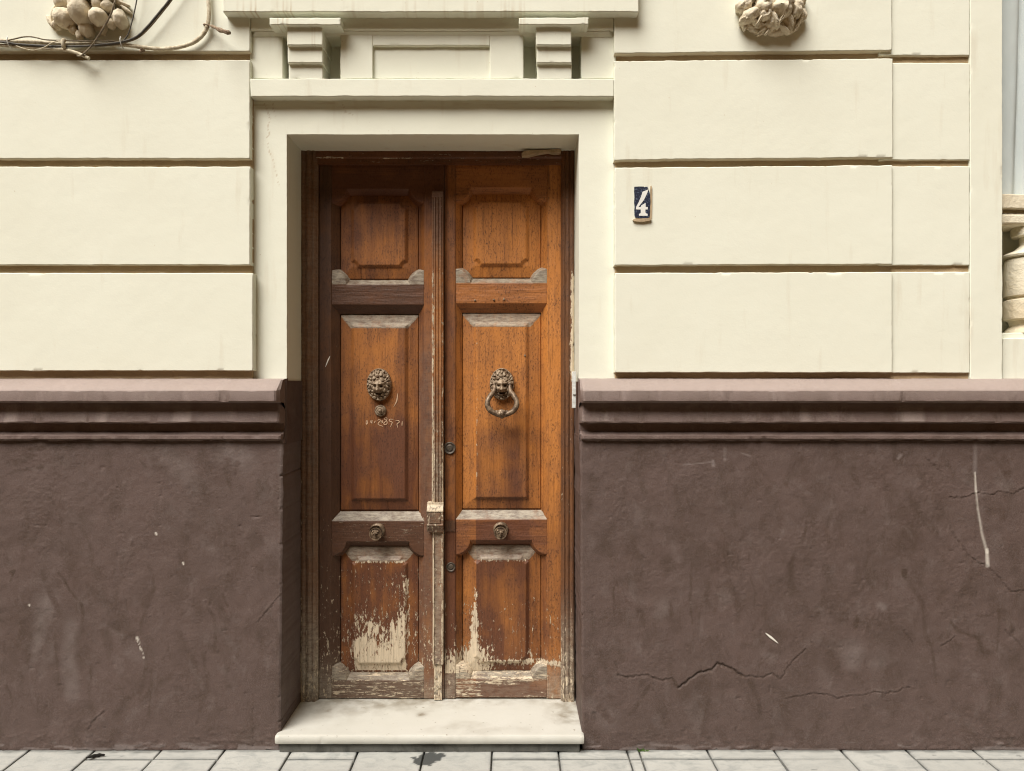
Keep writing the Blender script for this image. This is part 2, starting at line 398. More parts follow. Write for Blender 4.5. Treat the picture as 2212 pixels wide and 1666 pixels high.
M['roadway'] = pave_mat('bounce_brown_roadway', (.23, .145, .07), (.20, .125, .06), (.12, .075, .04), .9)  # unseen road, its brown picked for warm bounce into the shade
M['stucco'] = plaster_mat('bounce_ochre_stucco', (.52, .34, .15), (.46, .29, .12), (.2, .13, .07))  # ochre picked so the added house throws warm bounce
def simple(name, c, rough=.7, var=.2, sc=40):
    t = NT(name); cc = t.mix(t.rng(t.noise(sc=sc, detail=4), .35, .65), c, tuple(x * (1 - var) for x in c)); t.bump(t.noise(sc=sc * 3, detail=3), .0006, .6)
    return t.out(cc, rough, .3)
M['number'] = simple('white_enamel', (.74, .74, .70), .35, .06)
M['tan'] = simple('old_mortar', (.50, .38, .24), .9, .35)
M['green'] = simple('weed_leaf', (.11, .19, .05), .6, .3)
M['litter'] = simple('dry_litter', (.02, .018, .015), .8, .3)
M['chalk'] = simple('chalk_line', (.62, .42, .27), .9, .3)
M['paint_fleck'] = simple('white_paint_fleck', (.78, .76, .68), .8, .1)
def blue_tile():
    t = NT('blue_enamel'); f = t.noise(sc=160, detail=5)
    c = t.mix(t.rng(f, .52, .66), (.012, .016, .035), (.10, .13, .19)); t.bump(f, .0008, .6); return t.out(c, .45, .4)
M['navy'] = blue_tile()
def cloth():
    t = NT('pale_blue_cloth'); c = t.mix(t.rng(t.noise((6, 6, 3), 1., 5), .3, .7), (.56, .61, .60), (.50, .555, .555)); t.bump(t.noise((300, 300, 300), 1., 2), .0006, .5)
    return t.out(c, .9, .1)
M['cloth'] = cloth()

def drips(px, py):
    m = clamp((vnoise(px * .35, px * 0, 3) * vnoise(px * .05, px * 0, 4) - .42) * 5) * (.5 + .5 * vnoise(px * .3, py * .1, 8))
    near = np.exp(-((px - 640) / 70.) ** 2) + .5 * np.exp(-((px - 560) / 20.) ** 2) + .35
    return .9 * m * near * sstep(py, -20, 30)
def hairline(px, py):
    jx = 2.5 * fbm(px * .2, py * .2, 9, 3); q = lambda *p: [(466.3 + .25 * u, .25 * v) for u, v in p]
    s = stroke(px + jx, py, q((410, 885), (450, 960), (470, 1040), (445, 1110), (465, 1165), (440, 1190), (455, 1300), (500, 1390), (520, 1490), (545, 1600)), .8, .6)
    s = s + .8 * stroke(px + jx, py, q((500, 880), (500, 960), (520, 1020)), .7) + .8 * stroke(px + jx, py, q((1090, 885), (1120, 970), (1180, 990)), .7)
    return .55 * s + .45 * clamp(fbm(px * .02, py * .22, 5, 4) * 2 - .35) * (1 - sstep(py, 222, 246))
# ---------------------------------------------------------------- facade
facade = empty('building_facade', (0, .1, 0), 'cream plastered house front with deep horizontal joints over a dark brown painted base', 'building', kind='thing')
RIGHT = 2760; LEFT = -620; TOP = -330; BACK = .36

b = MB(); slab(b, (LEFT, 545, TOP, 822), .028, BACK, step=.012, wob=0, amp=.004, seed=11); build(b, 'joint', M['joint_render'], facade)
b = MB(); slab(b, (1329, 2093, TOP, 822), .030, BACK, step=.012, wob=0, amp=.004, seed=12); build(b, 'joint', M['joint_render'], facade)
b = MB()                                                            # left coursed wall
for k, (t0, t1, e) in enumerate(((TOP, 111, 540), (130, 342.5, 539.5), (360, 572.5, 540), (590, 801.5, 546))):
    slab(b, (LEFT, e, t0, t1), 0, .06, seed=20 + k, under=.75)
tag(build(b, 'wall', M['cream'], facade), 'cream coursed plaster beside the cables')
b = MB()                                                            # right coursed wall
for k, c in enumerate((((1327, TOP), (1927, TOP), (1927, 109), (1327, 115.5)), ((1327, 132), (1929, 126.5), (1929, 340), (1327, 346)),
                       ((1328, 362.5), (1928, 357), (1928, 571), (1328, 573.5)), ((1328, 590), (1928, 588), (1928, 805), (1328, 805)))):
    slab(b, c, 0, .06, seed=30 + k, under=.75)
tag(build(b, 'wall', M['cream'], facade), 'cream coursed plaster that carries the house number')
b = MB()                                                            # set back strip of courses beside the window
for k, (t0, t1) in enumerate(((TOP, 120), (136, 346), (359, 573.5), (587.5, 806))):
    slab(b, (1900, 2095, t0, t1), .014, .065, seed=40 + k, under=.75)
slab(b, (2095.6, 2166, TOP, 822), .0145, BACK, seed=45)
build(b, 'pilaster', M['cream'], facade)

b = MB()                                                            # plain surround round the door opening
slab(b, (536, 619.5, 200, 824), .045, BACK, seed=50, step=.005, attrs={'stain': hairline}, bev=.0004, wob=.0006, chips=0); slab(b, (1250.5, 1334, 200, 824), .045, BACK, seed=50, bev=.0004, wob=.0006, chips=0)
slab(b, (619.2, 1250.8, 200, 290.5), .045, BACK, seed=50, wob=.0006, bev=.0004, chips=0, step=.005, attrs={'stain': hairline})
build(b, 'door_surround', M['cream'], facade)
b = MB(); slab(b, (540.5, 1326.5, 170, 208.5), -.0005, BACK, seed=53); build(b, 'lintel_band', M['cream'], facade)
b = MB()                                                            # frieze with sunk panel
slab(b, (536, 1331, 20, 172), .115, BACK, step=.03, seed=54)
slab(b, (540, 611, 50, 170.5), .026, .12, seed=55); slab(b, (1255, 1331, 50, 170.5), .026, .12, seed=56)
slab(b, (735, 805.5, 60, 170.5), .020, .12, seed=57); slab(b, (1058, 1131, 60, 170.5), .020, .12, seed=58)
slab(b, (805, 1058.5, 60, 98.5), .0203, .12, seed=59, wob=.001); slab(b, (800, 1063, 90, 171), .036, .12, seed=60)
build(b, 'frieze', M['cream'], facade)
b = MB()                                                            # hood over the door
slab(b, (481, 1379.5, -170, 25.5), -.048, .06, seed=61, wob=.0018, step=.006, attrs={'stain': drips})
slab(b, (541, 1326, 10, 65), .004, .12, seed=62); slab(b, (545, 1322, 40, 76), .011, .12, seed=63, bev=.012)
build(b, 'cornice', M['cream'], facade)
for (x0, x1, s) in ((582, 735, 64), (1121, 1271, 70)):              # two consoles
    xm = (x0 + x1) / 2; b = MB()
    for (dx0, dx1, t0, t1, y) in ((-38.5, 38.5, 57, 97.5, -.034), (-37, 38.5, 90, 136, -.015), (-35, 39, 130, 171.5, .003)):
        slab(b, (xm + dx0, xm + dx1, t0, t1), y, .12, seed=s, bev=.003, wob=.001, step=.005, attrs={'stain': drips} if t0 < 60 else None)
    con = build(b, 'console', M['cream'], facade)
    b = MB(); slab(b, (x0, x1, 38, 53.5), -.056, .12, seed=s + 3, bev=.003, step=.005, attrs={'stain': drips}); o = build(b, 'console_cap', M['cream'], con)

# ---- brown base
def left_marks(px, py):
    s = np.zeros(np.shape(px))
    for pts, w0, w1, a in (([(60, 972), (120, 962), (200, 963)], 5, 9, -.9), ([(20, 1002), (68, 986)], 10, 9, -.7), ([(22, 1022), (90, 1009)], 4, 6, -.8),
            ([(300, 992), (313, 1008)], 2, 4, -.9), ([(490, 1000), (497, 1060)], 12, 3, -.6), ([(515, 1000), (508, 1022)], 5, 5, -.5),
            ([(128, 1238), (152, 1280), (176, 1306), (179, 1325)], 3, 4, -1), ([(92, 1240), (105, 1275), (128, 1325)], 8, 7, -.7),
            ([(333, 1272), (325, 1295), (305, 1350), (304, 1372)], 5, 4, -.75), ([(455, 1296), (448, 1316), (463, 1334), (466, 1384)], 4, 4, -.75),
            ([(481, 1291), (493, 1312)], 2, 3, -.8), ([(440, 1412), (442, 1448)], 6, 3, -.7), ([(326, 1447), (326, 1500), (322, 1545)], 3, 5, -.7),
            ([(185, 1415), (194, 1428), (196, 1468)], 2, 2, -.8), ([(433, 1494), (433, 1536)], 4, 5, -.6), ([(14, 1480), (28, 1517)], 3, 4, -.8),
            ([(118, 1370), (128, 1490)], 2, 2, -.7), ([(365, 1400), (352, 1425)], 2, 2, -.7), ([(22, 1238), (30, 1236), (24, 1255)], 4, 3, -1.2),
            ([(55, 1075), (58, 1150), (50, 1210)], 6, 6, -.4), ([(105, 1075), (128, 1110), (134, 1140)], 4, 2, -.6), ([(84, 1500), (82, 1540)], 3, 2, -.5)):
        s += .85 * a * stroke(px + 2.5 * fbm(px * .11, py * .11, 51, 3), py + 2.5 * fbm(px * .11, py * .11, 52, 3), pts, w0 * .85, w1 * .85, .6) * (.35 + .9 * vnoise(px * .12, py * .08, 53))
    for pts, w0, w1, a in (([(104, 1300), (88, 1350), (76, 1410)], 20, 8, .35), ([(155, 1350), (148, 1420), (156, 1500)], 12, 14, .35), ([(500, 975), (530, 1000)], 30, 20, .3),
            ([(360, 980), (385, 1010)], 16, 24, .22), ([(408, 1020), (420, 1060)], 16, 12, .18)):
        s += a * stroke(px, py, pts, w0, w1, 1.) * (.6 + .8 * vnoise(px * .09, py * .05, 8))
    n = fbm(px * .05, py * .2, 77, 4); s += sstep(py + n * 14, 1606, 1618) * .8 * (vnoise(px * .03, py * .1, 5) > .42)
    s += .35 * sstep(px + 5 * fbm(px * .05, py * .05, 3), 600, 611) * 1
    return s
def right_marks(px, py):
    s = np.zeros(np.shape(px))
    a5 = lambda *p: [(1214.6 + .28376 * u, 1192.8 + .28376 * v) for u, v in p]
    a6 = lambda *p: [(1659 + .28376 * u, 1192.8 + .28376 * v) for u, v in p]
    a4 = lambda *p: [(1659 + .28 * u, 780.7 + .28 * v) for u, v in p]
    for pts, w0, w1, a in ((a5((390, 270), (395, 480)), 2.5, 3, -.9), (a5((985, 20), (980, 300), (972, 400), (990, 550)), 3, 3, -.8), (a5((822, 400), (830, 485)), 6, 4, -.8),
            (a5((1270, 230), (1345, 430), (1335, 540)), 9, 6, -.55), (a5((1435, 210), (1470, 320), (1460, 440)), 2, 2, -.7), (a5((1745, 120), (1740, 320)), 8, 9, -.6),
            (a5((1425, 985), (1490, 1110), (1512, 1270)), 6, 5, -1), (a5((670, 1010), (600, 1110), (520, 1240)), 5, 5, -.7), (a5((290, 1195), (370, 1285)), 9, 7, -.6),
            (a5((292, 770), (275, 880), (190, 975)), 6, 8, -.6), (a5((1580, 790), (1500, 860), (1485, 960)), 3, 3, -.6), (a5((1750, 250), (1845, 390), (1870, 470)), 7, 4, -.5),
            (a5((790, 60), (780, 170)), 16, 10, -.6), (a5((222, 440), (238, 600)), 2, 2, -.7), (a5((1545, 300), (1545, 560)), 2, 2, -.5), (a5((1060, 980), (1125, 1080)), 2, 2, -.5),
            (a6((1040, 160), (1070, 240), (1180, 390), (1195, 620), (1250, 740), (1278, 1000)), 8, 3, -.8), (a6((1395, 540), (1440, 605), (1600, 660), (1635, 765)), 4, 5, -1),
            (a6((1600, 492), (1700, 478), (1762, 450), (1745, 760)), 3, 3, -.9), (a6((680, 515), (665, 560)), 8, 9, -1.3), (a6((835, 525), (850, 555)), 3, 5, -1), (a6((770, 570), (760, 600)), 5, 5, -.6),
            (a6((730, 275), (665, 345)), 3, 2, -.7), (a6((1560, 320), (1530, 400)), 7, 5, -.5), (a6((730, 1180), (760, 1210)), 6, 4, -.6),
            (a4((1080, 1030), (1180, 1190), (1300, 1340)), 10, 9, -.7), (a4((650, 850), (710, 970)), 12, 4, -.6), (a4((505, 1150), (450, 1260), (465, 1400)), 7, 4, -.6),
            (a4((300, 1290), (200, 1500), (165, 1640)), 4, 5, -.6), (a4((1050, 1310), (1000, 1430), (1150, 1450)), 6, 6, -.6), (a4((1090, 800), (1400, 815)), 3, 5, -.5), (a4((1010, 1130), (980, 1200)), 4, 4, -.5), (a4((1050, 1600), (1055, 1660)), 7, 7, -.7),
            ([(1388, 1046), (1393, 1070)], 9, 6, -.7), ([(1565, 1062), (1577, 1098), (1590, 1135)], 15, 5, -.65), ([(1640, 1012), (1677, 1051)], 6, 4, -.6), ([(1480, 1062), (1494, 1110)], 3, 3, -.5),
            ([(1500, 1045), (1535, 1060)], 4, 3, -.5), ([(1455, 1075), (1448, 1100)], 9, 6, -.4), ([(1275, 1025), (1272, 1100)], 8, 8, -.5), ([(1408, 1130), (1412, 1150)], 5, 4, -.5), ([(1748, 1110), (1732, 1180)], 3, 3, -.4)):
        s += .85 * a * stroke(px + 2.5 * fbm(px * .11, py * .11, 51, 3), py + 2.5 * fbm(px * .11, py * .11, 52, 3), pts, w0 * .85, w1 * .85, .6) * (.35 + .9 * vnoise(px * .12, py * .08, 53))
    for pts, w0, w1, a in ((a6((640, 780), (640, 850)), 26, 16, .35), (a6((860, 850), (830, 860)), 12, 16, .2), (a6((850, 410), (880, 430)), 7, 7, .5), (a5((775, 430), (740, 480)), 20, 12, .25),
            (a5((210, 1150), (350, 1290)), 12, 20, .2), (a4((1600, 640), (1596, 860)), 3, 4, .5), (a4((1020, 730), (1005, 750)), 4, 3, .7), ([(1566, 970), (1566, 995)], 3, 3, .4),
            ([(1540, 997), (1541, 1006)], 3, 4, .8), ([(1475, 1005), (1535, 999)], 1, 1, .8), ([(1600, 979), (1620, 985)], 1, 1.5, .7)):
        s += a * stroke(px, py, pts, w0, w1, .9)
    n = fbm(px * .05, py * .2, 71, 4); s += sstep(py + n * 12, 1605, 1617) * .7 * (vnoise(px * .025, py * .1, 15) > .5)
    return s
def right_white(px, py):
    a4 = lambda *p: [(1659 + .28 * u, 780.7 + .28 * v) for u, v in p]
    s = stroke(px, py, a4((1597, 860), (1600, 940), (1605, 1010)), 1.4, 2.2, .8) * .75
    s += stroke(px, py, a4((1605, 1010), (1620, 1140), (1650, 1330), (1690, 1480)), 1.5, 3, .8) * .5
    s += stroke(px, py, a4((1690, 1460), (1693, 1580)), 3.2, 4, .5) * .7
    return clamp(s)
def left_white(px, py):
    return clamp(stroke(px, py, [(296, 1380), (302, 1398), (311, 1424)], 3, 1.4, .8) * .8 * (vnoise(px * .5, py * .3, 4) > .4)
                 + stroke(px, py, [(336, 1153), (338, 1156)], 2, 2) + stroke(px, py, [(395, 1217), (396, 1221)], 1.4, 1.4) + stroke(px, py, [(63, 1308), (64, 1310)], 1.5, 1.5))
CRACKS_L = [[(607, 1285), (596, 1300), (586, 1312), (570, 1330), (553, 1348)], [(225, 1537), (200, 1560), (187, 1580)], [(546, 1500), (546, 1612)]]
CRACKS_R = [[(1336.6, 1461), (1359, 1464), (1396, 1459.5), (1410, 1465), (1430, 1472), (1453, 1468), (1465.7, 1486.5), (1484, 1474), (1510, 1455), (1538, 1448), (1552, 1435.5), (1572, 1442.5), (1603, 1461), (1648.7, 1465), (1666, 1456.7), (1687, 1468), (1705.5, 1437), (1739.5, 1403)],
            [(1329.5, 1431), (1336.6, 1461)], [(1698.7, 1509), (1758, 1498.7), (1789.5, 1502), (1809, 1510.6), (1840.6, 1502), (1874.7, 1502), (1886, 1493.6), (1914, 1499), (1942.8, 1493.6), (1957, 1485), (1972.6, 1489)],
            [(2051, 1077), (2087, 1076), (2107, 1066), (2118, 1067.7), (2146, 1070.5), (2157, 1062), (2188, 1069), (2212, 1055), (2260, 1050)],
            [(2046.8, 1104), (2054, 1147.5), (2070.6, 1170), (2096, 1206), (2118, 1219), (2132, 1223), (2152, 1243), (2185, 1280), (2212, 1278)], [(2170, 1363), (2190, 1380), (2211, 1403), (2240, 1420)],
            [(1998, 988), (2015, 1002), (2037, 1024)], [(1946, 1355), (1971, 1389)], [(2061, 1376), (2045, 1392), (2033, 1396)], [(1411, 1465), (1411, 1495)]]
def crack_disp(cracks):
    def f(px, py):
        h = np.zeros(np.shape(px)); jx = 3.2 * fbm(px * .16, py * .16, 9, 3); jy = 3.2 * fbm(px * .16, py * .16, 19, 3)
        for i, c in enumerate(cracks):
            w = 2.4 if i == 0 and len(c) > 8 else 1.2
            big = stroke(px + jx, py + jy, c[6:13], 2.8, 2.8) if len(c) > 14 else 0
            h -= (.0025 * stroke(px + jx, py + jy, c, w * .8) + .0035 * big); h += .0012 * stroke(px + jx, py + jy + 3.2, c, 2.0)
        a = fbm(px * .045, py * .045, 4, 4); h += .0016 * a
        tex = clamp((fbm(px * .012, py * .012, 44, 3) - .05) * 3)
        h += .0010 * fbm(px * .2, py * .24, 14, 3) * (.15 + tex)
        pit = clamp((vnoise(px * .11, py * .11, 63) - .93) * 14); lump = clamp((vnoise(px * .13, py * .13, 64) - .93) * 14)
        h += -.003 * pit + .0022 * lump
        h += .004 * clamp(fbm(px * .06, py * .12, 33, 3)) * sstep(py, 1560, 1610)
        return h
    return f
def dark_cracks(cracks, marks):
    def f(px, py):
        s = marks(px, py); jx = 3.2 * fbm(px * .16, py * .16, 9, 3); jy = 3.2 * fbm(px * .16, py * .16, 19, 3)
        for i, c in enumerate(cracks):
            s -= (.75 if len(c) > 14 else .45) * stroke(px + jx, py + jy, c, 1.3)
            if len(c) > 14: s -= .6 * stroke(px + jx, py + jy - 1.5, c[5:13], 3.2)
        return s
    return f
b = MB()
slab(b, ((-330, 945), (611.5, 945), (605, 1624), (-330, 1624)), (.0, .0, -.03, -.03), BACK, step=.0042, bev=.006, wob=.003, amp=.002, seed=80, disp=crack_disp(CRACKS_L),
     attrs={'stain': dark_cracks(CRACKS_L, left_marks), 'white': left_white}, chips=.6)
tag(build(b, 'plinth', M['brown'], facade, angle=60), 'dark brown base with grey scuffs')
b = MB()
slab(b, ((1252.5, 945), (2480, 945), (2480, 1624), (1258, 1624)), (.0, .0, -.03, -.03), BACK, step=.0042, bev=.006, wob=.003, amp=.002, seed=83, disp=crack_disp(CRACKS_R),
     attrs={'stain': dark_cracks(CRACKS_R, right_marks), 'white': right_white}, chips=.6)
tag(build(b, 'plinth', M['brown'], facade, angle=60), 'dark brown base with a long crack and a white drip')

prof = [(.06, 817), (.02, 818), (-.012, 821), (-.070, 841), (-.078, 845), (-.079, 866), (-.072, 869.5), (-.030, 870.5), (-.029, 885), (-.040, 911), (-.037, 913.5), (.006, 915), (.008, 932), (-.006, 938), (-.022, 942), (-.022, 948), (-.002, 950), (.004, 957), (.06, 957)]
for (x0, x1, s) in ((LEFT, 604.5, 3), (1254, RIGHT, 8)):
    b = MB(); sweep(b, prof, x0, x1, -.05, seed=s, chamfer=.012, dust=lambda x, j: .64 * (j <= 3) + .35 * (j == 4) + .10 * ((j > 4) & (j <= 6)) + .55 * ((j == 9) + .5 * (j == 8)) * clamp((vnoise(x * 22, x * 0, 3) * vnoise(x * 5, x * 0, 9) - .32) * 4)); build(b, 'dado_moulding', M['dado'], facade, angle=25)
b = MB()                                                            # brown returns inside the opening
slab(b, (560, 617, 822, 960), .012, BACK, seed=86, bev=.012); build(b, 'reveal_return', M['brown'], facade)
b = MB(); slab(b, (1252.3, 1300, 820, 960), .012, BACK, seed=87, bev=.006); build(b, 'reveal_return', M['brown'], facade)

# ---- window place on the right
b = MB()
slab(b, (2166.5, RIGHT, 731, 822), .043, BACK, seed=90); slab(b, (2160, RIGHT, 425, 740), .24, .4, step=.03, seed=91)
build(b, 'window_apron', M['cream'], facade)
bal = empty('balustrade', P(2400, 735, .1), None, None, parent=facade)
b = MB(); slab(b, (2164, RIGHT, 419.5, 450), .062, .22, seed=92, wob=.0025); slab(b, (2164, RIGHT, 446, 462), .10, .22, seed=93); slab(b, (2164, RIGHT, 461, 486), .072, .22, seed=94, bev=.01, wob=.003)
build(b, 'handrail', M['old_balustrade'], bal)
b = MB(); slab(b, (2164, RIGHT, 719, 733), .07, .22, seed=95); build(b, 'footing', M['cream'], bal)
kb = (.13 + D) / F
prof_b = [(482, 40), (486, 44), (500, 46), (511, 44), (513, 30), (530, 29), (541, 40), (548, 58), (552, 62), (556, 61), (559, 52), (562, 57), (600, 60), (640, 59), (643, 52), (647, 53), (650, 60), (670, 62), (690, 61), (694, 50), (704, 47), (714, 56), (721, 58)]
for xc in (2236, 2386, 2536):
    b = MB(); c = P(xc, 833, .13)
    lathe(b, (c[0], c[1], EYE), [((CY - y) * kb, r * kb) for y, r in reversed(prof_b)], 'z', 40); build(b, 'baluster', M['old_balustrade'], bal)
b = MB()
def folds(px, py):
    t = (px - 2160) / 90; lean = (py - 100) / 900
    return .018 * np.sin((t - .12 * lean) * 5.2) + .03 * np.exp(-((px - (2206 - 10 * lean * 3)) / (9 + 6 * lean)) ** 2) * -1 + .004 * fbm(px * .03, py * .01, 5, 3)
hfield(b, 2150, RIGHT, TOP, 421, .17, folds, step=3)
tag(build(b, 'curtain', M['cloth']), 'pale blue cloth curtain hanging in the window above the balustrade', 'curtain', kind='thing')

# ---- carved fruit
def W(px, py, y=0.): return P(px, py, y)
def fruit(b, px, py, rx, ry, dep, yc, **k):
    kk = D / F; blob(b, P(px, py, yc), (rx * kk, dep, ry * kk), **k)
b = MB()
for i, (x, y, rx, ry, dep, yc, rot, dent) in enumerate(((174, 24, 22, 33, .06, -.05, .3, (-.35, -.9, .3)), (142, 40, 24, 22, .05, -.03, -.5, None), (138, 8, 18, 17, .045, -.03, .2, None), (213, 38, 18, 17, .045, -.055, .3, None),
        (211, 11, 12, 12, .03, -.04, 0, None), (233, 14, 13, 12, .03, -.04, 0, None), (260, 42, 14, 21, .04, -.02, .2, None), (240, 52, 8, 11, .025, -.03, 0, None), (186, 62, 14, 20, .035, -.03, .45, None),
        (158, 64, 9, 13, .025, -.02, .5, None), (127, 55, 12, 10, .03, -.01, .6, None), (150, -22, 24, 22, .05, -.03, .3, None), (190, -26, 22, 24, .06, -.05, 0, None), (228, -16, 20, 18, .05, -.04, .4, None), (254, 2, 16, 9, .02, -.01, -.7, None),
        (180, 20, 44, 40, .03, 0, 0, None), (205, 45, 40, 24, .025, .0, 0, None), (112, 50, 6, 20, .02, -.012, .5, None), (118, 30, 5, 18, .02, -.02, -.2, None), (272, 20, 4, 16, .014, -.012, .9, None), (266, 8, 4, 18, .014, -.014, 1.2, None), (198, 74, 6, 11, .02, -.015, -.3, None), (172, 78, 7, 12, .02, -.02, .2, None), (225, 62, 5, 16, .02, -.02, -.2, None), (190, -60, 30, 26, .05, -.03, 0, None), (225, -55, 22, 24, .045, -.02, 0, None))):
    fruit(b, x, y, rx, ry, dep, yc, seed=100 + i, rot=rot, amp=.13, dent=dent)
tag(build(b, 'carved_ornament', M['stone'], facade, angle=70), 'carved fruit cluster behind the cables')
b = MB()
for i, (x, y, rx, ry, dep, yc, rot) in enumerate(((1606, 14, 18, 16, .04, -.03, .3), (1622, 34, 20, 13, .045, -.04, .2), (1612, 44, 15, 10, .035, -.03, .2), (1650, 16, 19, 24, .05, -.05, .1), (1652, 34, 15, 12, .04, -.05, 0), (1688, 16, 23, 24, .055, -.055, -.2),
        (1716, 22, 17, 21, .045, -.04, -.1), (1731, 34, 11, 14, .03, -.02, .1), (1664, 52, 18, 16, .04, -.03, .2), (1640, 54, 20, 12, .03, -.02, -.3), (1698, 48, 18, 22, .035, -.02, .5), (1676, 66, 22, 13, .025, -.012, 0), (1630, 62, 22, 10, .02, -.01, -.4), (1710, 62, 16, 10, .02, -.008, .5),
        (1665, 30, 66, 40, .025, 0, 0), (1672, 44, 5, 20, .03, -.055, .5), (1690, 38, 4, 20, .03, -.055, -.6), (1704, 40, 4, 22, .03, -.045, .4), (1640, 44, 4, 16, .03, -.045, -.5), (1628, 48, 4, 15, .025, -.035, .6), (1724, 50, 5, 20, .025, -.02, -.5), (1690, 62, 5, 20, .025, -.03, .9), (1650, 66, 5, 18, .02, -.025, -.9), (1604, 52, 4, 16, .02, -.015, .3), (1620, -14, 22, 20, .04, -.03, 0), (1662, -22, 24, 20, .05, -.05, 0), (1702, -16, 22, 20, .05, -.04, 0), (1730, 4, 10, 12, .03, -.01, 0), (1664, -55, 34, 26, .04, -.02, 0), (1657, 70, 3, 8, .012, -.035, -.6))):
    fruit(b, x, y, rx, ry, dep, yc, seed=140 + i, rot=rot, amp=.3, fr=3.2)
tag(build(b, 'carved_ornament', M['stone'], facade, angle=70), 'rough carved leaf and fruit cluster')

# ---------------------------------------------------------------- door
YD, Y0 = .285, .325                                                 # face of the stiles, ground of the panels
def box_sdf(px, py, x0, x1, y0, y1): return np.maximum(np.maximum(x0 - px, px - x1), np.maximum(y0 - py, py - y1))

frame = empty('door_frame', P(945, 1500, .26), None, None, parent=facade)
def peel_frame(px, py): return .08 + .5 * (np.abs(px - 651.5) < 1.6) * sstep(py, 520, 640) * vnoise(py * .03, px * 0, 3) + .42 * (np.abs(px - 662) < 1.3) * sstep(py, 560, 800) * vnoise(py * .04, px * 0, 4) + .40 * sstep(py, 1250, 1500) + .12 * sstep(py, 600, 900) * (px > 1000) + .85 * sstep(px, 1228, 1236) * sstep(py, 560, 620) * (1 - sstep(py, 780, 860))
def jamb(x0, x1, ends):
    b = MB()
    def h(px, py):
        t = (px - x0) / (x1 - x0)
        return .048 + .006 * np.abs(np.sin(t * math.pi * 3)) - .012 * sstep(t, .75, 1.) * (x0 < 1000) - .012 * sstep(1 - t, .75, 1.) * (x0 > 1000) + .0015 * fbm(px * .35, py * .03, 7, 3)
    hfield(b, x0, x1, 322, ends, .31, h, yref=.262, attrs={'peel': peel_frame, 'tone': lambda a, c: .5 + 0 * a, 'weather': lambda a, c: .75 * sstep(c, 1250, 1480) + .25 * (a < 1000)})
    return b
build(jamb(648, 685.5, 1521), 'jamb', M['wood_dark'], frame); build(jamb(1212, 1240.5, 1519), 'jamb', M['wood_dark'], frame)
b = MB(); hfield(b, 649, 1240, 318, 354, .31, lambda x, y: .046 - .008 * sstep(y, 338, 342) + 0 * x, yref=.262, attrs={'peel': lambda x, y: .25 + .45 * stroke(x, y, [(662, 340), (740, 340)], 1.5) + .4 * stroke(x, y, [(818, 341), (890, 341)], 1.5), 'tone': lambda x, y: .6 + 0 * x})
build(b, 'head', M['wood_dark_h'], frame)
b = MB(); poly_prism(b, [(1127, 331), (1133, 326), (1150, 324), (1180, 324), (1205, 322), (1212, 323), (1212, 328), (1200, 330), (1185, 327), (1160, 331), (1140, 336), (1128, 336)], .225, .262)
tag(build(b, 'plaster_scrap', M['tan'], facade), 'loose scrap of plaster under the lintel')

LEAVES = {'L': dict(x=(685.5, 715, 731, 903, 917, 960), dy=0), 'R': dict(x=(961.5, 983, 997, 1170, 1183, 1212), dy=-3)}

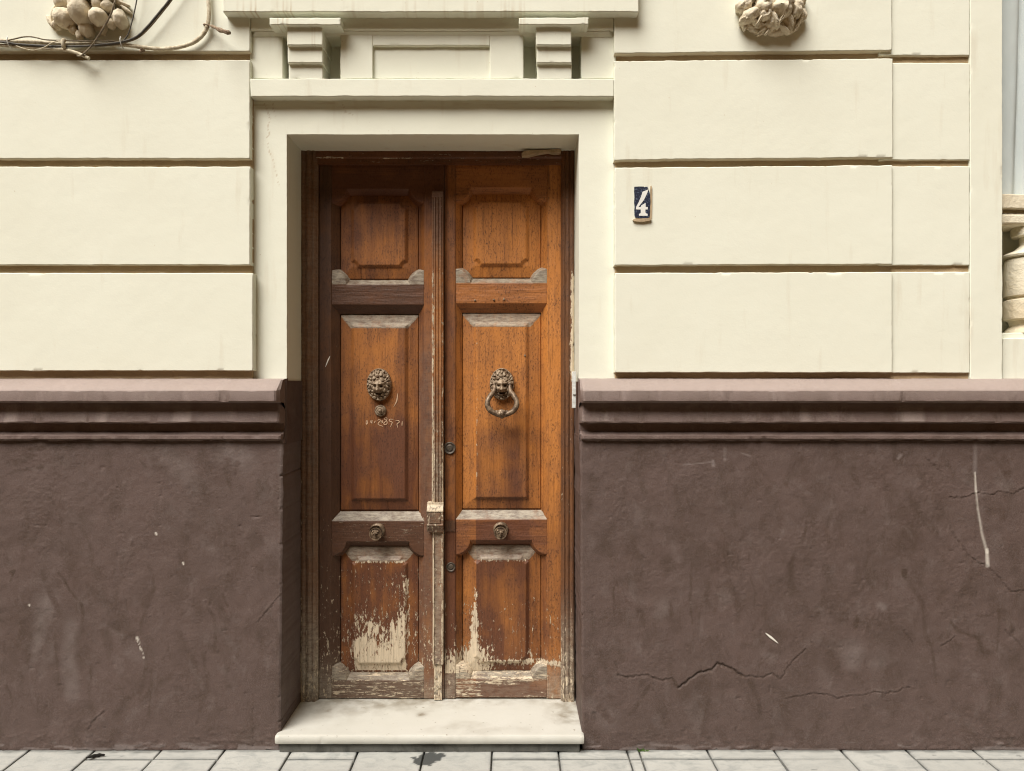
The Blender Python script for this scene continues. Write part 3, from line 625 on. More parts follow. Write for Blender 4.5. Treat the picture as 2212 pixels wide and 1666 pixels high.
def make_leaf(key, label):
    g = LEAVES[key]; xa, xb, xc, xd, xe, xf = g['x']; dy = g['dy']; left = key == 'L'
    root = empty('door_leaf', P((xa + xf) / 2, 1509, YD), label, 'door', kind='thing')
    ip = (764, 872) if left else (1030, 1135)                       # raised fields
    def peel(px, py):
        q = py - dy
        if left:
            p = .57 * sstep(q + 85 * fbm(px * .06, py * .03, 61, 4) + (px - 822) * .35, 1290, 1425) * (1 - sstep(np.abs(px - 819), 52, 60)) + .26 * sstep(q, 1190, 1240) + .10 * sstep(q, 1280, 1400) + .05
            p = np.where(q > 1455, np.where((px > xb) & (px < xe), .50, .34), p); p = np.maximum(p, .42 * sstep(q, 1180, 1420) * (px < 764)); p = np.maximum(p, .28 * sstep(q, 1112, 1122) * (q < 1175))
            p = np.maximum(p, .62 * stroke(px, q, [(875, 1250), (877, 1320), (878, 1400)], 8))
        else:
            p = .75 * np.exp(-((px - 1025) / 10.) ** 2) * sstep(q, 1215, 1360) * (.55 + .6 * vnoise(px * .05, py * .04, 5)) + .52 * sstep(q, 1385, 1432) * (1 - sstep(px, 1035, 1085)) + .28 * sstep(q, 1180, 1400) + .04
            p = np.maximum(p, .75 * sstep(q, 1425, 1434) * (1 - sstep(q, 1436, 1460)))
            p = np.where(q > 1458, np.where((px > xb) & (px < xe), .60, .36) - .5 * stroke(px, q, [(1050, 1497), (1110, 1494), (1190, 1485)], 11), p)
        return p + .45 * (stroke(px, q, [(ip[0], 1216), (ip[1], 1216)], 3) + stroke(px, q, [(ip[0], 708), (ip[0], 1070)], 1.2) * (not left))
    def tone(px, py):
        q = py - dy
        if left: return .72 + .25 * sstep(q, 880, 960) + .3 * sstep(740 - px, 0, 40) - .42 * np.exp(-((px - 812) / 45.) ** 2 - ((q - 790) / 90.) ** 2) - .3 * np.exp(-((px - 830) / 40.) ** 2 - ((q - 555) / 40.) ** 2) - .16 * np.exp(-((px - 850) / 40.) ** 2 - ((q - 1260) / 70.) ** 2)  # varnish wear, plus the reveal's shadow painted along the left side
        return .16 + .5 * sstep(q + 18 * fbm(px * .03, py * .03, 3), 885, 960) * (1 - sstep(px, 1138, 1150) * .8) * (px > 1028) + .12 * sstep(q, 960, 1100) + .25 * sstep(q, 1110, 1160) + .62 * (px < 985) - .15 * (px > 1185) + .02 * sstep(q, 1180, 1230) - .2 * np.exp(-((px - 1100) / 40.) ** 2 - ((q - 1330) / 90.) ** 2)
    base_at = {'peel': peel, 'tone': tone}
    wv = M['wood_red']; wh = M['wood_red_h']
    wob = lambda px, py: .0009 * fbm(px * .12, py * .03, 21 if left else 22, 3)
    # stiles
    for (x0, x1, sgn) in ((xa, xc, 1), (xd, xf, -1)):
        b = MB()
        def h(px, py, sgn=sgn):
            d = (xc - px) / (xc - xb) if sgn > 0 else (px - xd) / (xe - xd)
            return .006 + .034 * clamp(d) + wob(px, py) - .003 * (stroke(px, py, [(x0 + 3, 350), (x0 + 3, 1510)], 1.2))
        at = dict(base_at)
        if (left and sgn < 0): at['weather'] = lambda px, py: .16 * sstep(py, 650, 800) + .4 * sstep(py, 1440, 1500); at['tone'] = lambda px, py: .92 + 0 * px
        else: at['weather'] = lambda px, py: .7 * sstep(py, 1400, 1500)
        hfield(b, x0, x1, 350, 1509, Y0, h, yref=YD, attrs=at)
        build(b, 'stile', M['wood_dark'] if (left and sgn > 0) else wv, root)
    # rails: (y0, y1, bevel top, bevel bottom, lobes up, lobes down)
    R = 41
    for k, (y0, y1, bt, bb, up, dn) in enumerate(((350, 420, 1, 12, 0, 1), (602.5, 677, 12.5, 19, 1, 0), (1108, 1183, 18, 13, 0, 1), (1459, 1510, 12, 1, 1, 0))):
        y0 += dy; y1 += dy; b = MB(); lo = y0 - 34 * up; hi = y1 + 32 * dn
        hi = min(hi, 1509)
        def lobes(px, py):
            out = np.full(np.shape(px), -9.)
            if up: cy_ = y0 + 15
            else: cy_ = y1 - 15
            for cx_ in (xb, xe): out = np.maximum(out, R - np.hypot(px - cx_, (py - cy_) * 1.0))
            return out / 8. if (up or dn) else out
        def h(px, py):
            core = np.minimum((py - y0) / bt, (y1 - py) / bb)
            if k == 3: core = np.minimum((py - y0) / bt, 1.)
            if k == 0: core = np.minimum((y1 - py) / bb, 1.)
            t = np.maximum(core, lobes(px, py)); t = np.where(t < 0, -.25, t)
            return .005 + .033 * np.minimum(t, 1) - .006 * (1 - sstep(np.minimum(px - xb, xe - px), .2, 1.6)) + .0009 * fbm(px * .03, py * .15, 30 + k, 3)
        def wth(px, py):
            a = (1 - sstep(py, y0 + bt - 2.5, y0 + bt + 1.)) * (1 if k else 0)
            if up: a = np.maximum(a, (lobes(px, py) > 0) * (1 - sstep(py, y0 - 2, y0 + 8)) * .9)
            if k == 3: a = np.maximum(a, .28)
            return a
        hfield(b, xb - .5, xe + .5, lo, hi, Y0, h, yref=YD, attrs={'peel': peel, 'tone': (lambda px, py: tone(px, py) + .15 * k * .3) if not left else (lambda px, py: tone(px, py) + .25), 'weather': wth})
        build(b, 'rail', M['wood_dark_h'] if (left and k != 0) else wh, root)
    # panels
    for k, (y0, y1, i0, i1) in enumerate(((400, 612, 442, 569), (668, 1116, 707, 1076), (1172, 1470, 1214, 1433))):
        y0 += dy; y1 += dy; i0 += dy; i1 += dy; b = MB(); n = 0 if k == 1 else 13
        def h(px, py):
            dO = np.minimum(np.minimum(px - xc, xd - px), np.minimum(py - (y0 + 10), (y1 - 10) - py))
            x0_, x1_, yy0, yy1 = ip[0] - 8, ip[1] + 8, i0 - 9, i1 + 9
            s = box_sdf(px, py, x0_, x1_, yy0, yy1)
            if n:
                for cx_ in (x0_, x1_):
                    for cy_ in (yy0, yy1): s = np.maximum(s, n - np.hypot(px - cx_, py - cy_))
            return .003 + .010 * clamp(dO / 27) - .007 * (1 - sstep(dO, .4, 1.8)) + .011 * clamp(-s / 7) + .0006 * fbm(px * .1, py * .03, 40 + k, 3) - .002 * (stroke(px, py, [(xc + 46, i1 + 9), (xc + 47, y1)], .8) + stroke(px, py, [(xc + 104, i1 + 9), (xc + 108, y1)], .8))
        def wth(px, py):
            if k == 0: return np.zeros(np.shape(px))
            t = (i0 - py); lat = np.minimum(px - xc, xd - px) - (py - (y0 + 10)) * .9
            return 1.0 * (t > -1.5) * (lat > -3) * (1 - .12 * k)
        hfield(b, xc - 4, xd + 4, y0, y1, Y0, h, yref=YD, attrs={'peel': peel, 'tone': tone, 'weather': wth})
        build(b, 'panel', wv, root)
    return root

leaf_l = make_leaf('L', 'dark weathered door leaf with peeling lower panel and a lion head without its ring')
leaf_r = make_leaf('R', 'orange brown door leaf with a lion head knocker that still has its ring')

# cover strip on the meeting edge
b = MB()
def fl(px, py):
    t = (px - 934) / 26.
    return .072 + .0035 * np.cos(t * math.pi * 8) * (t > .12) * (t < .9) - .010 * (1 - sstep(np.minimum(t, 1 - t), 0, .1)) + .001 * fbm(px * .3, py * .03, 3, 3)
sat = {'peel': lambda x, y: .22 + .5 * sstep(y, 500, 680) * (stroke(x, y, [(936, 500), (936, 1430)], 3.5) + .6 * stroke(x, y, [(958, 700), (958, 1430)], 3)) + .18 * sstep(y, 880, 1050), 'tone': lambda x, y: .8 - .45 * np.exp(-((y - 720) / 120.) ** 2), 'weather': lambda x, y: .22 + .4 * sstep(y, 860, 1040)}
hfield(b, 934, 959.5, 430, 1085, Y0, fl, yref=YD, step=1., attrs=sat); hfield(b, 934.5, 958.5, 417, 432, Y0, lambda x, y: .068 + 0 * x, yref=YD, attrs=sat)
hfield(b, 936, 959.5, 1146, 1430, Y0, lambda x, y: .066 + .006 * clamp((3 - np.abs(x - 938)) / 2) + .006 * clamp((3 - np.abs(x - 957)) / 2), yref=YD, step=1., attrs=sat)
hfield(b, 938.5, 955, 1428, 1509, Y0, lambda x, y: .056 + 0 * x - .006 * stroke(x, y, [(944, 1466), (944.1, 1466)], 2.5) - .006 * stroke(x, y, [(950, 1487), (950, 1488)], 2.5) - .006 * stroke(x, y, [(937, 1497), (938, 1497)], 3), yref=YD, attrs={'peel': lambda x, y: .75 + 0 * x, 'tone': lambda x, y: .5 + 0 * x, 'weather': lambda x, y: 1. + 0 * x})
strip = tag(build(b, 'cover_strip', M['wood_red'], leaf_l), 'fluted cover strip with pale flaking edges')
b = MB()
def brk(px, py):
    q = .082 + .012 * sstep(py, 1086, 1098) - .012 * sstep(py, 1132, 1146)
    q = q + .004 * clamp((3.5 - np.abs(py - 1100)) / 2) + .004 * clamp((3. - np.abs(py - 1130)) / 2)
    return q + .004 * (box_sdf(px, py, 930, 954, 1104, 1126) < 0)
hfield(b, 925, 959.5, 1083, 1146, Y0, brk, yref=YD, step=.9, attrs={'peel': lambda x, y: .42 + .35 * (y < 1102) + .2 * (x < 931), 'tone': lambda x, y: .6 + 0 * x, 'weather': lambda x, y: .9 * (y < 1102) + .2})
build(b, 'bracket', M['wood_dark'], strip)

# lion heads
def lion(px, py, cx, cy, rx, ry, ring):
    u = (px - cx) / rx; v = (py - cy) / ry; r = np.hypot(u, v)
    dome = .034 * np.sqrt(clamp(1 - r * r)) + .006
    fu, fv = u / .52, (v - .16) / .50; face = 1 - sstep(np.hypot(fu, fv), .75, 1.05)
    w1, w2 = worley(u * 3.4 + 7 + v * .8, v * 4.2 + 3, 5); curl = .009 * (sstep(w2 - w1, 0, .5) - .4)
    g = lambda a, b_, s, t: np.exp(-((u - a) / s) ** 2 - ((v - b_) / t) ** 2)
    f = .012 * g(0, -.10, .35, .14) + .020 * g(0, .18, .15, .25) + .020 * g(0, .36, .2, .13) + .010 * (g(-.26, -.04, .13, .07) + g(.26, -.04, .13, .07)) - .013 * (g(-.24, .09, .1, .06) + g(.24, .09, .1, .06))
    f = f + .010 * (g(-.28, .28, .16, .12) + g(.28, .28, .16, .12)) - .024 * g(0, .58, .36, .08) + .010 * g(0, .74, .25, .1) - (.016 * (g(-.5, .5, .2, .05) + g(.5, .5, .2, .05)) if not ring else 0)
    rim = .006 * np.exp(-((r - .95) / .05) ** 2)
    return dome + curl * (1 - face) * sstep(1.02 - r, 0, .15) + f * face + rim
def mask_e(cx, cy, rx, ry): return lambda px, py: np.hypot((px - cx) / rx, (py - cy) / ry) < 1.0
YP = .302
for root, cx, cy, rx, ry, ring in ((leaf_l, 818.3, 831, 26.8, 35.5, 0), (leaf_r, 1084, 830, 26.5, 35, 1)):
    b = MB(); hfield(b, cx - rx - 1, cx + rx + 1, cy - ry - 1, cy + ry + 1, YP, lambda x, y: np.where(np.hypot((x - cx) / rx, (y - cy) / ry) < .985, lion(x, y, cx, cy, rx, ry, ring), 0), yref=YD, step=.6, mask=mask_e(cx, cy, rx, ry))
    kn = tag(build(b, 'knocker' if ring else 'lion_head', M['bronze'], root, angle=80), 'lion head with hanging ring' if ring else 'lion head that has lost its ring')
    if ring:
        K = (YD + D) / F
        pts = [(1068.5, 833), (1067.5, 845), (1060, 855), (1054.5, 866), (1055, 878), (1063, 888), (1075, 893.5), (1085, 895)]
        dep = [.268, .252, .236, .226, .222, .221, .222, .222]
        L_ = [((x - CX) * K, d, EYE + (CY - y) * K) for (x, y), d in zip(pts, dep)]; Rr = [((2 * 1085 - x - CX) * K, d, EYE + (CY - y) * K) for (x, y), d in zip(pts[:-1], dep[:-1])][::-1]
        b = MB(); tube(b, L_ + Rr, [.0085, .0092, .0115, .0105, .0118, .0118, .0108, .0125, .0125, .0108, .0118, .0118, .0105, .0115, .0092, .0085], 12, 7)
        c = ((1085 - CX) * K, .219, EYE + (CY - 892) * K)
        blob(b, c, (.021, .013, .016), seed=5, amp=.35, fr=4); blob(b, (c[0], c[1] - .011, c[2]), (.010, .008, .010), seed=6, amp=.2, fr=4); blob(b, (c[0], c[1], c[2] - .016), (.008, .008, .007), seed=8, amp=.2)
        for sx in (-1, 1): blob(b, (c[0] + sx * .022, c[1] + .003, c[2] + .004), (.009, .009, .010), seed=9, amp=.25)
        for x in (1068.5, 1101.5): blob(b, ((x - CX) * K, .27, EYE + (CY - 829) * K), (.011, .008, .007), seed=7, amp=.1)
        build(b, 'ring', M['bronze_dark'], kn, angle=70)
# small rosette and studs
K = (YD + D) / F
def stud(px, py, r, prof, name, root, mat='bronze', y=YP, bump=0, label=None):
    b = MB(); c = ((px - CX) * K, y, EYE + (CY - py) * K); lathe(b, c, [(d, q * r * K) for d, q in prof], 'y', 32, bump)
    return b, c
b, c = stud(821, 887.5, 12.8, [(.004, 1), (-.006, 1), (-.012, .92), (-.013, .8), (-.011, .72), (-.016, .62), (-.020, .45), (-.018, .36), (-.024, .28), (-.027, .05)], 'rosette', leaf_l, bump=.03)
build(b, 'rosette', M['bronze'], leaf_l, angle=60)
for root, px, py in ((leaf_l, 815.5, 1149), (leaf_r, 1082, 1147)):
    b, c = stud(px, py - 3, 16.5, [(.004, 1), (-.004, 1), (-.010, .86), (-.012, .62), (-.028, .55), (-.032, .72), (-.036, .86)], 'knob', root, y=YD)
    c2 = (c[0] - .001, c[1], c[2] - .008)
    lathe(b, c2, [(-.034, 13.2 * K), (-.042, 13.8 * K), (-.046, 13.2 * K), (-.046, 11.6 * K), (-.043, 10.8 * K), (-.046, 6 * K), (-.047, .5 * K)], 'y', 32)
    for dx, dz, r, d in ((0, -.004, .006, .009), (-.0065, .004, .0045, .006), (.0065, .004, .0045, .006), (0, .005, .006, .009), (-.011, .012, .005, .005), (.011, .012, .005, .005), (0, -.011, .005, .006), (0, .001, .003, .014)):
        blob(b, (c2[0] + dx, c2[1] - .046, c2[2] + dz), (r, d, r), seed=3, amp=.1, nu=14, nv=9)
    build(b, 'knob', M['bronze_dark'], root, angle=60)
for px, py, r in ((971.5, 968, 13), (974, 1224.5, 10)):
    b, c = stud(px, py, r, [(.004, 1), (-.006, 1), (-.008, .9), (-.006, .72), (-.004, .66), (-.005, .5), (-.007, .42), (-.007, .02)], 'lock', leaf_r, y=YD)
    blob(b, (c[0], c[1] - .007, c[2]), (.0018, .0012, .006), seed=1, amp=0, nu=10, nv=8)
    tag(build(b, 'lock', M['lock'], leaf_r), None)
b = MB()                                                            # small keep plate and pegs on the right leaf
hfield(b, 962, 983, 1125, 1148, YD, lambda x, y: .004 + 0 * x, yref=YD, attrs={'tone': lambda x, y: .9 + 0 * x, 'peel': lambda x, y: .1 + 0 * x}, step=2)
build(b, 'keep_plate', M['wood_dark'], leaf_r)
for px, py in ((1026, 649), (1067, 648), (1134, 768), (1089, 647)):
    hp = MB(); blob(hp, ((px - CX) * K, .284 if py < 700 else .30, EYE + (CY - py) * K), (.0045, .004, .0045), seed=2, amp=.1, nu=12, nv=8); build(hp, 'nail', M['rust'], leaf_r)

# scratched numbers and paint flecks on the left leaf
b = MB(); sc_ = 500 / 2192 * .5422; sx0, sy0 = 1280 * .5422, 1380 * .5422
for pl in ([(800, 1290), (785, 1320), (790, 1365), (812, 1330), (805, 1295)], [(870, 1290), (862, 1320), (880, 1330), (890, 1295), (884, 1360)], [(945, 1300), (930, 1340)],
           [(985, 1300), (1010, 1280), (1035, 1300), (1000, 1340), (1000, 1370), (1080, 1400)], [(1040, 1330), (1065, 1300), (1070, 1330), (1050, 1345)], [(1130, 1245), (1100, 1270), (1140, 1300), (1150, 1350), (1110, 1370), (1095, 1340), (1140, 1300), (1150, 1260), (1130, 1245)],
           [(1260, 1280), (1200, 1275), (1190, 1305), (1240, 1330), (1225, 1370), (1210, 1410)], [(1290, 1305), (1350, 1300), (1360, 1330), (1325, 1360), (1335, 1420)], [(1415, 1310), (1410, 1390)]):
    tube(b, [P(sx0 + u * sc_, sy0 + v * sc_, .2995) for u, v in pl], [.0010, .0019, .0020, .0010], 6, 5, flat=.5)
build(b, 'scratched_writing', M['chalk'], leaf_l)
def fleck(pts, r, y): 
    b_ = MB(); tube(b_, [P(x, z, y) for x, z in pts], r, 6, 5, flat=.25); return b_
build(fleck([(713, 769), (708, 780), (703, 793)], [.0006, .0028, .002, .0006], .2845), 'paint_fleck', M['paint_fleck'], leaf_l)
build(fleck([(859, 850), (857, 866), (850, 880)], [.0006, .0026, .0022, .0004], .2998), 'paint_fleck', M['chalk'], leaf_l)
build(fleck([(1653.5, 1367.5), (1664, 1376), (1674, 1384), (1681, 1390)], [.001, .0045, .003, .0006], -.021), 'paint_fleck', M['paint_fleck'], facade)

# white strip on the right reveal
b = MB(); slab(b, (1236, 1244.5, 803, 882), .10, .12, bev=.002, wob=0, amp=0, step=.02)
hfield(b, 1237, 1243.5, 838, 852, .10, lambda x, y: .006 + 0 * x, step=1.5)
tag(build(b, 'metal_strip', M['white_metal']), 'narrow white metal strip fixed upright on the right side of the door opening', 'strip', kind='thing')

# ---------------------------------------------------------------- doorstep
step = empty('doorstep', P(928, 1622, .1), 'white marble doorstep slab below the wooden double door', 'doorstep', kind='thing')
b = MB(); yf = -.063; A = np.array(P(593, 1590, yf)); B_ = np.array(P(1262, 1608.5, yf)); yb = .34
nx, ny = 220, 60; prof_s = [(yb, A[2])] + [(yf + .010 + (yb - yf - .012) * (1 - t), A[2]) for t in np.linspace(0, 1, ny)] + [(yf + .004, A[2] - .002), (yf, A[2] - .009), (yf, B_[2] + .007), (yf + .004, B_[2]), (yf + .05, B_[2])]
pr = np.array(prof_s); xs = np.linspace(A[0], B_[0], nx); m = len(pr); XX, J = np.meshgrid(xs, np.arange(m)); YY = pr[J, 0]; ZZ = pr[J, 1] - .003 * np.exp(-((XX - .0) / .4) ** 2) * 0
ed = np.minimum(XX - A[0], B_[0] - XX); ZZ = ZZ - .004 * (1 - sstep(ed, 0, .008)) * (ZZ > A[2] - .004); YY = YY + .004 * (1 - sstep(ed, 0, .01)) * (YY < yf + .006)
YY = YY + .003 * clamp((fbm(XX * 30, J * .2, 6, 3) - .35) * 3) * (YY < yf + .002)
st = clamp(.25 * clamp(fbm(XX * 5, YY * 9, 24, 5) * 2.4 - .1) + 1.0 * sstep(YY + .05 * fbm(XX * 8, YY * 8, 4), .10, .33) * sstep(np.abs(XX + .33) * -1, -.45, -.1) * .55 + .8 * np.exp(-((XX - .245) / .09) ** 2) * sstep(YY + .06 * fbm(XX * 14, YY * 14, 14), -.02, .1) + .5 * np.exp(-((XX + .75) / .2) ** 2) * sstep(YY, .0, .2)
           + 1.2 * np.exp(-((XX + .37) / .018) ** 2 - ((YY - .13) / .02) ** 2) + 1.0 * np.exp(-((XX + .76) / .01) ** 2 - ((YY - .17) / .015) ** 2)
           + .5 * sstep(YY, .2, .3) * .5)
b.add(np.stack([XX.ravel(), YY.ravel(), ZZ.ravel()], -1), grid_faces(nx, m), None, {'stain': st.ravel()})
v3 = b.v[0].reshape(m, nx, 3)
for e in (0, nx - 1):
    ring_ = v3[:, e]; b.add(np.concatenate([ring_, [[ring_[0, 0], .1, B_[2]]]]), None, [((j, j + 1, m) if e else (j + 1, j, m)) for j in range(m - 1)])
build(b, 'tread', M['marble'], step)
b = MB(); slab(b, (604, 1252, 1606, 1626), -.046, .3, seed=120, bev=.004, wob=.003); build(b, 'riser', M['concrete'], step)

# ---------------------------------------------------------------- house number
num = empty('house_number', P(1387, 472, 0), 'small dark blue enamel tile with a white figure 4 set in the cream wall', 'house number', kind='thing')
q = lambda *p: [(1355.5 + .05857 * u, 390.4 + .05857 * v) for u, v in p]
b = MB(); poly_prism(b, q((255, 225), (420, 215), (600, 218), (625, 245), (650, 228), (748, 225), (752, 300), (765, 325), (790, 375), (815, 425), (826, 500), (838, 650), (842, 800), (830, 950), (822, 1150), (815, 1320), (760, 1370), (600, 1388), (420, 1382), (300, 1360), (265, 1290), (256, 1100), (268, 950), (248, 800), (262, 600), (248, 400)), -.0062, .01)
build(b, 'tile', M['navy'], num)
b = MB(); poly_prism(b, q((765, 325), (555, 410), (530, 500), (480, 640), (420, 780), (320, 970), (310, 1060), (490, 1065), (490, 1180), (470, 1215), (425, 1220), (425, 1295), (740, 1297), (745, 1225), (690, 1210), (660, 1170), (660, 1065), (745, 1062), (750, 975), (670, 970), (668, 820), (505, 915), (495, 970), (405, 970), (500, 850), (600, 720), (680, 560), (740, 430)), -.0076, -.005)
build(b, 'numeral', M['number'], num)
b = MB(); poly_prism(b, q((195, 1450), (240, 1410), (500, 1395), (760, 1380), (880, 1370), (890, 1430), (820, 1480), (700, 1490), (580, 1520), (330, 1505), (210, 1475)), -.010, .01)
poly_prism(b, q((838, 420), (845, 200), (880, 180), (905, 250), (905, 900), (890, 1370), (822, 1380), (830, 950)), -.004, .01)
build(b, 'mortar', M['tan'], num)

# ---------------------------------------------------------------- cables by the carved fruit
U = lambda pts, y: [P(u * .25, v * .25, yy) for (u, v), yy in zip(pts, y if hasattr(y, '__len__') else [y] * len(pts))]
def cable(name, label, cat, pts, y, r, mat, jit=.12, n=10):
    b_ = MB(); tube(b_, U(pts, y), r, n, 8, jit=jit); return tag(build(b_, name, M[mat], angle=70), label, cat, kind='thing')
G = 'cables along the top left of the wall'
cd = cable('conduit', 'thick pale conduit that runs along the ledge and bends up beside the cornice', 'conduit', [(-900, 330), (-300, 345), (0, 352), (300, 366), (560, 378), (800, 380), (1060, 388), (1250, 412), (1400, 424), (1550, 408), (1680, 362), (1760, 292), (1796, 210), (1806, 100), (1795, -60), (1780, -400)], -.018, .0078, 'pale_cable')
st_ = cable('cut_pipe', 'pale cut off pipe that ends in front of the dark joint below the carved fruit', 'pipe', [(-900, 395), (-200, 392), (0, 392), (200, 408), (430, 424), (560, 432), (660, 458), (770, 505)], [-.02, -.02, -.022, -.024, -.026, -.03, -.036, -.042], .0066, 'pale_cable')
cb = cable('black_cable', 'black cable that rises in a slant from the bundle beside the carved fruit', 'cable', [(-900, 330), (-200, 345), (0, 362), (150, 382), (400, 398), (700, 401), (900, 384), (1060, 362), (1180, 318), (1270, 235), (1390, 92), (1480, -20), (1700, -330)], -.033, .0042, 'black_cable')
cc = cable('brown_cable', 'slack brown cable lying close under the slanting black cable', 'cable', [(820, 402), (960, 392), (1060, 372), (1185, 330), (1285, 245), (1400, 108), (1490, -8), (1710, -320)], -.030, .0032, 'brown_cable')
ct = cable('thin_wire', 'thin dark wire that climbs steeply right of the carved fruit', 'wire', [(1064, 362), (1090, 325), (1112, 285), (1150, 150), (1185, -20), (1230, -330)], -.03, .0024, 'black_cable')
cw = cable('hanging_wire', 'dusty wire that hangs across the front of the carved fruit', 'wire', [(1010, -330), (995, -20), (985, 40), (955, 130), (885, 260), (805, 380), (740, 450), (695, 485), (668, 482)], [-.08, -.11, -.112, -.105, -.08, -.055, -.05, -.05, -.045], .0034, 'brown_cable')
cl = cable('looped_wire', 'thin brown wire looped round the pale conduit at the edge of the picture', 'wire', [(-300, 300), (0, 352), (110, 340), (190, 322), (260, 318), (330, 330), (390, 344), (520, 350), (620, 352), (740, 356), (900, 352), (1050, 366)], [-.03, -.03, -.034, -.036, -.036, -.036, -.036, -.034, -.034, -.032, -.032, -.03], .0026, 'brown_cable')
cr = cable('tie_wire', 'thin pale wire wound under and over the conduit and cut pipe', 'wire', [(140, 398), (220, 425), (290, 436), (360, 420), (410, 395), (450, 370), (500, 356), (560, 350)], [-.036, -.040, -.042, -.042, -.042, -.042, -.040, -.034], .0022, 'pale_cable')
for (u, v, par) in ((95, 368, cd), (1064, 372, cd)):
    b = MB(); c = P(u * .25, v * .25, -.022)
    tube(b, [(c[0] - .001, c[1] - .018, c[2] + .016), (c[0], c[1] - .024, c[2]), (c[0] + .003, c[1] - .018, c[2] - .02), (c[0] + .004, c[1], c[2] - .024)], .0022, 6, 5); build(b, 'clip', M['white_metal'], par)
b = MB(); c = P(550 * .25, 372 * .25, -.04); tube(b, [(c[0], c[1] + .02, c[2] - .016), (c[0], c[1], c[2] - .014), (c[0], c[1] - .004, c[2] + .004), (c[0] + .001, c[1] + .002, c[2] + .012)], [.006, .0075, .0085, .008], 10, 5)
build(b, 'bracket', M['pale_cable'], st_)
b = MB(); c = P(1232 * .25, 432 * .25, -.012); blob(b, c, (.009, .012, .007), seed=3, amp=.2); blob(b, (c[0] - .004, c[1] - .008, c[2] - .01), (.0055, .006, .0055), seed=4, amp=.3); build(b, 'clip', M['rust'], cd)
b = MB(); tube(b, U([(1760, 212), (1800, 218), (1850, 235), (1905, 262), (1985, 286)], [.0, -.02, -.045, -.065, -.085]), [.004, .0035, .006, .0085, .006], 8, 5, jit=.5)
blob(b, P(1970 * .25, 282 * .25, -.085), (.008, .008, .008), seed=3, amp=.5); tube(b, U([(1758, 210), (1775, 212), (1800, 222), (1806, 240)], [-.03, -.034, -.03, -.02]), .0026, 6, 5)
tag(build(b, 'wall_anchor', M['rust']), 'rusty iron anchor sticking out of the wall where the conduit turns up', 'anchor', kind='thing')

# ---------------------------------------------------------------- ground
b = MB(); b.add([(-40, -40, -.016), (40, -40, -.016), (40, 4, -.016), (-40, 4, -.016)], [(0, 1, 2, 3)])
tag(build(b, 'ground', M['joint'], origin=(0, 0, 0)), kind='structure')
b = MB(); kx = (D - .03) / F; js = [(x - CX) * kx for x in (63, 205, 348, 486, 630, 774, 918, 1063, 1206, 1354, 1380, 1527, 1671, 1817, 1958, 2102)]
p_ = 144.5 * kx; js = [js[0] - p_ * i for i in range(9, 0, -1)] + js + [js[-1] + p_ * i for i in range(1, 10)]
rows = [.01, -.37, -.64, -.86]; rnd = random.Random(7)
for r in range(len(rows) - 1):
    for i in range(len(js) - 1):
        gap = .0022 + .0016 * rnd.random(); x0, x1 = js[i] + gap, js[i + 1] - gap; ys = [rows[r] - gap, rows[r + 1] + gap]
        spans = [(ys[0], ys[1])]
        if r == 0 and rnd.random() < .55: spans = [(ys[0], -.092 - .01 * rnd.random()), (-.106, ys[1])]
        for (ya, yb_) in spans:
            fine = r == 0; s = .008 if fine else .07; nx = max(2, int((x1 - x0) / s)) + 2; ny = max(2, int((ya - yb_) / s)) + 2
            e = .003; xs = np.concatenate([[x0, x0 + .0005], np.linspace(x0 + e, x1 - e, nx), [x1 - .0005, x1]]); yy = np.concatenate([[yb_, yb_ + .0005], np.linspace(yb_ + e, ya - e, ny), [ya - .0005, ya]])
            XX, YY = np.meshgrid(xs, yy); dz = .003 * (rnd.random() - .5); tx = .006 * (rnd.random() - .5)
            ed = np.minimum(np.minimum(XX - x0, x1 - XX), np.minimum(YY - yb_, ya - YY))
            Z = dz + tx * (XX - x0) - .0025 * (1 - sstep(ed, 0, e)) + .0008 * fbm(XX * 25, YY * 25, 3, 3); Z = np.where(ed <= 0, -.02, Z)
            st = np.zeros(XX.shape)
            if fine:
                xx = (930 - CX) * kx; nn = fbm(XX * 22, YY * 22, 9, 4)
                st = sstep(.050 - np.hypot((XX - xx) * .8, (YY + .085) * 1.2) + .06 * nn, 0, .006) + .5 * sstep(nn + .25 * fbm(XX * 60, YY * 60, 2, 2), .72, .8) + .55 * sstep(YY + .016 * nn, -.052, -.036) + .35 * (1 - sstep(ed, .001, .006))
            b.add(np.stack([XX.ravel(), YY.ravel(), Z.ravel()], -1), grid_faces(len(xs), len(yy))[:, ::-1], None, {'stain': clamp(st).ravel(), 'tint': np.full(XX.size, rnd.random() * .5)})
tag(build(b, 'pavement', M['pave'], origin=(0, 0, 0)), kind='structure')
b = MB(); b.add([(-30, -5.1, -.01), (30, -5.1, -.012), (30, -1.0, -.012), (-30, -1.0, -.012)], [(0, 1, 2, 3)])  # out-of-view road surface, coloured to warm the bounced light
tag(build(b, 'road', M['roadway'], origin=(0, 0, 0)), kind='structure')
b = MB()
for i in range(24):
    x = -7.2 + i * .6; w_ = .297; v = [(x + sx * w_, yy, zz) for zz in (-.1, .0) for yy in (-.998, -.866) for sx in (-1, 1)]; b.add(v, [(0, 2, 3, 1), (4, 5, 7, 6), (0, 1, 5, 4), (2, 6, 7, 3), (0, 4, 6, 2), (1, 3, 7, 5)])
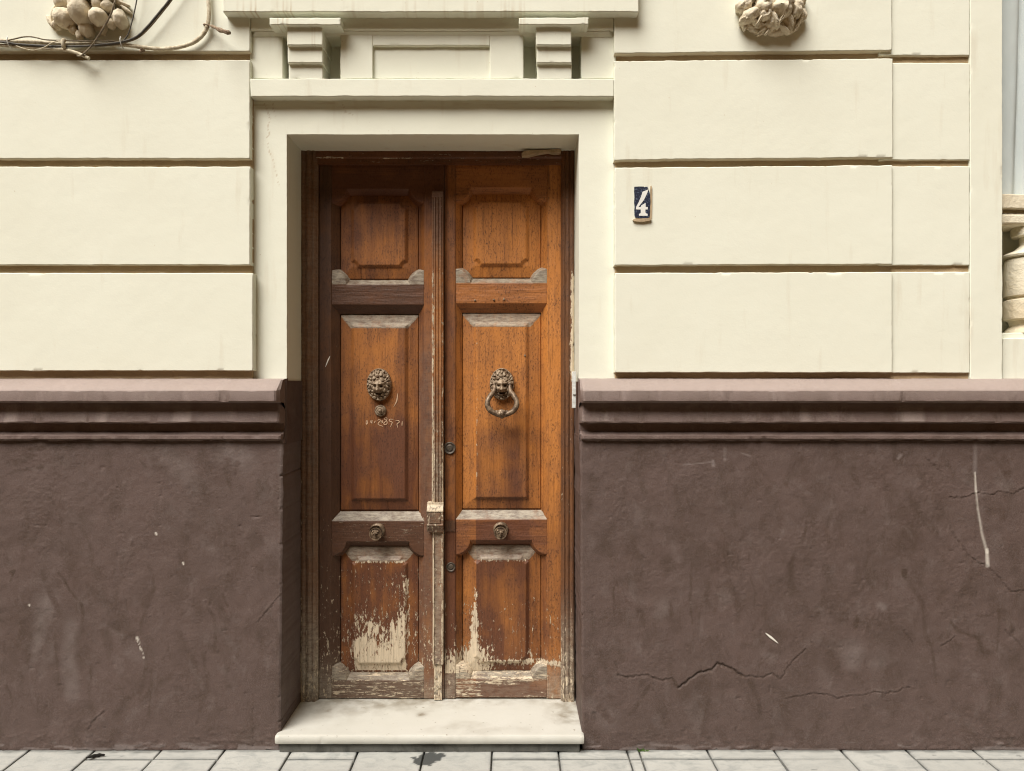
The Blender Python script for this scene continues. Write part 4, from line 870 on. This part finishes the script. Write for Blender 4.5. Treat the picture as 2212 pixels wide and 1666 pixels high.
tag(build(b, 'kerb', M['concrete'], origin=(0, 0, 0)), kind='structure')
b = MB()                                                            # unseen house added behind the camera to block low sky light
def bx(b, x0, x1, y0, y1, z0, z1):
    v = [(x, y, z) for z in (z0, z1) for y in (y0, y1) for x in (x0, x1)]
    b.add(v, [(0, 2, 3, 1), (4, 5, 7, 6), (0, 1, 5, 4), (2, 6, 7, 3), (0, 4, 6, 2), (1, 3, 7, 5)])
opp = empty('added_opposite_house', (0, -7, 0), 'unseen ochre house with shutters, added across the street to block low sky light', 'building', kind='thing')
bx(b, -16, 16, -9, -6.9, 0, 6.7); bx(b, -16.1, 16.1, -9.1, -6.75, 6.7, 6.9); bx(b, -16, 16, -6.9, -6.84, 0, .8); build(b, 'wall', M['stucco'], opp)
for i in range(9):
    for z in (1.0, 4.0):
        b = MB(); x = -14 + i * 3.5; bx(b, x - .55, x + .55, -6.897, -6.86, z, z + 1.9); bx(b, x - .7, x + .7, -6.897, -6.78, z - .12, z - .003); build(b, 'shutter', M['wood_dark'], opp)

# small things on the pavement
b = MB(); base = P(1386, 1624, -.035)
for i in range(11):
    a = rnd.uniform(-1.3, 1.3); L = rnd.uniform(.010, .028); s = np.array([base[0] + rnd.uniform(-.01, .012), -.042, .002])
    t = s + np.array([math.sin(a) * L, -.006, math.cos(a) * L * .8]); n_ = np.array([math.cos(a), 0, -math.sin(a)]) * .003
    md = (s + t) / 2; b.add([s, md - n_ * 1.2, t, md + n_ * 1.2, md + np.array([0, .0012, 0])], None, [(0, 1, 4), (1, 2, 4), (2, 3, 4), (3, 0, 4)])
tag(build(b, 'weed', M['green']), 'tiny green weed growing at the foot of the wall right of the doorstep', 'plant', kind='thing')
b = MB(); c = P(207, 1637, -.09); tube(b, [(c[0] - .03, -.105, .006), (c[0] - .01, -.095, .008), (c[0] + .012, -.085, .008), (c[0] + .03, -.08, .006)], [.003, .007, .007, .003], 8, 5, flat=.6, jit=.5)
tag(build(b, 'dry_leaf', M['litter']), 'small black dry leaf lying on the pavement at the left', 'leaf', kind='thing')
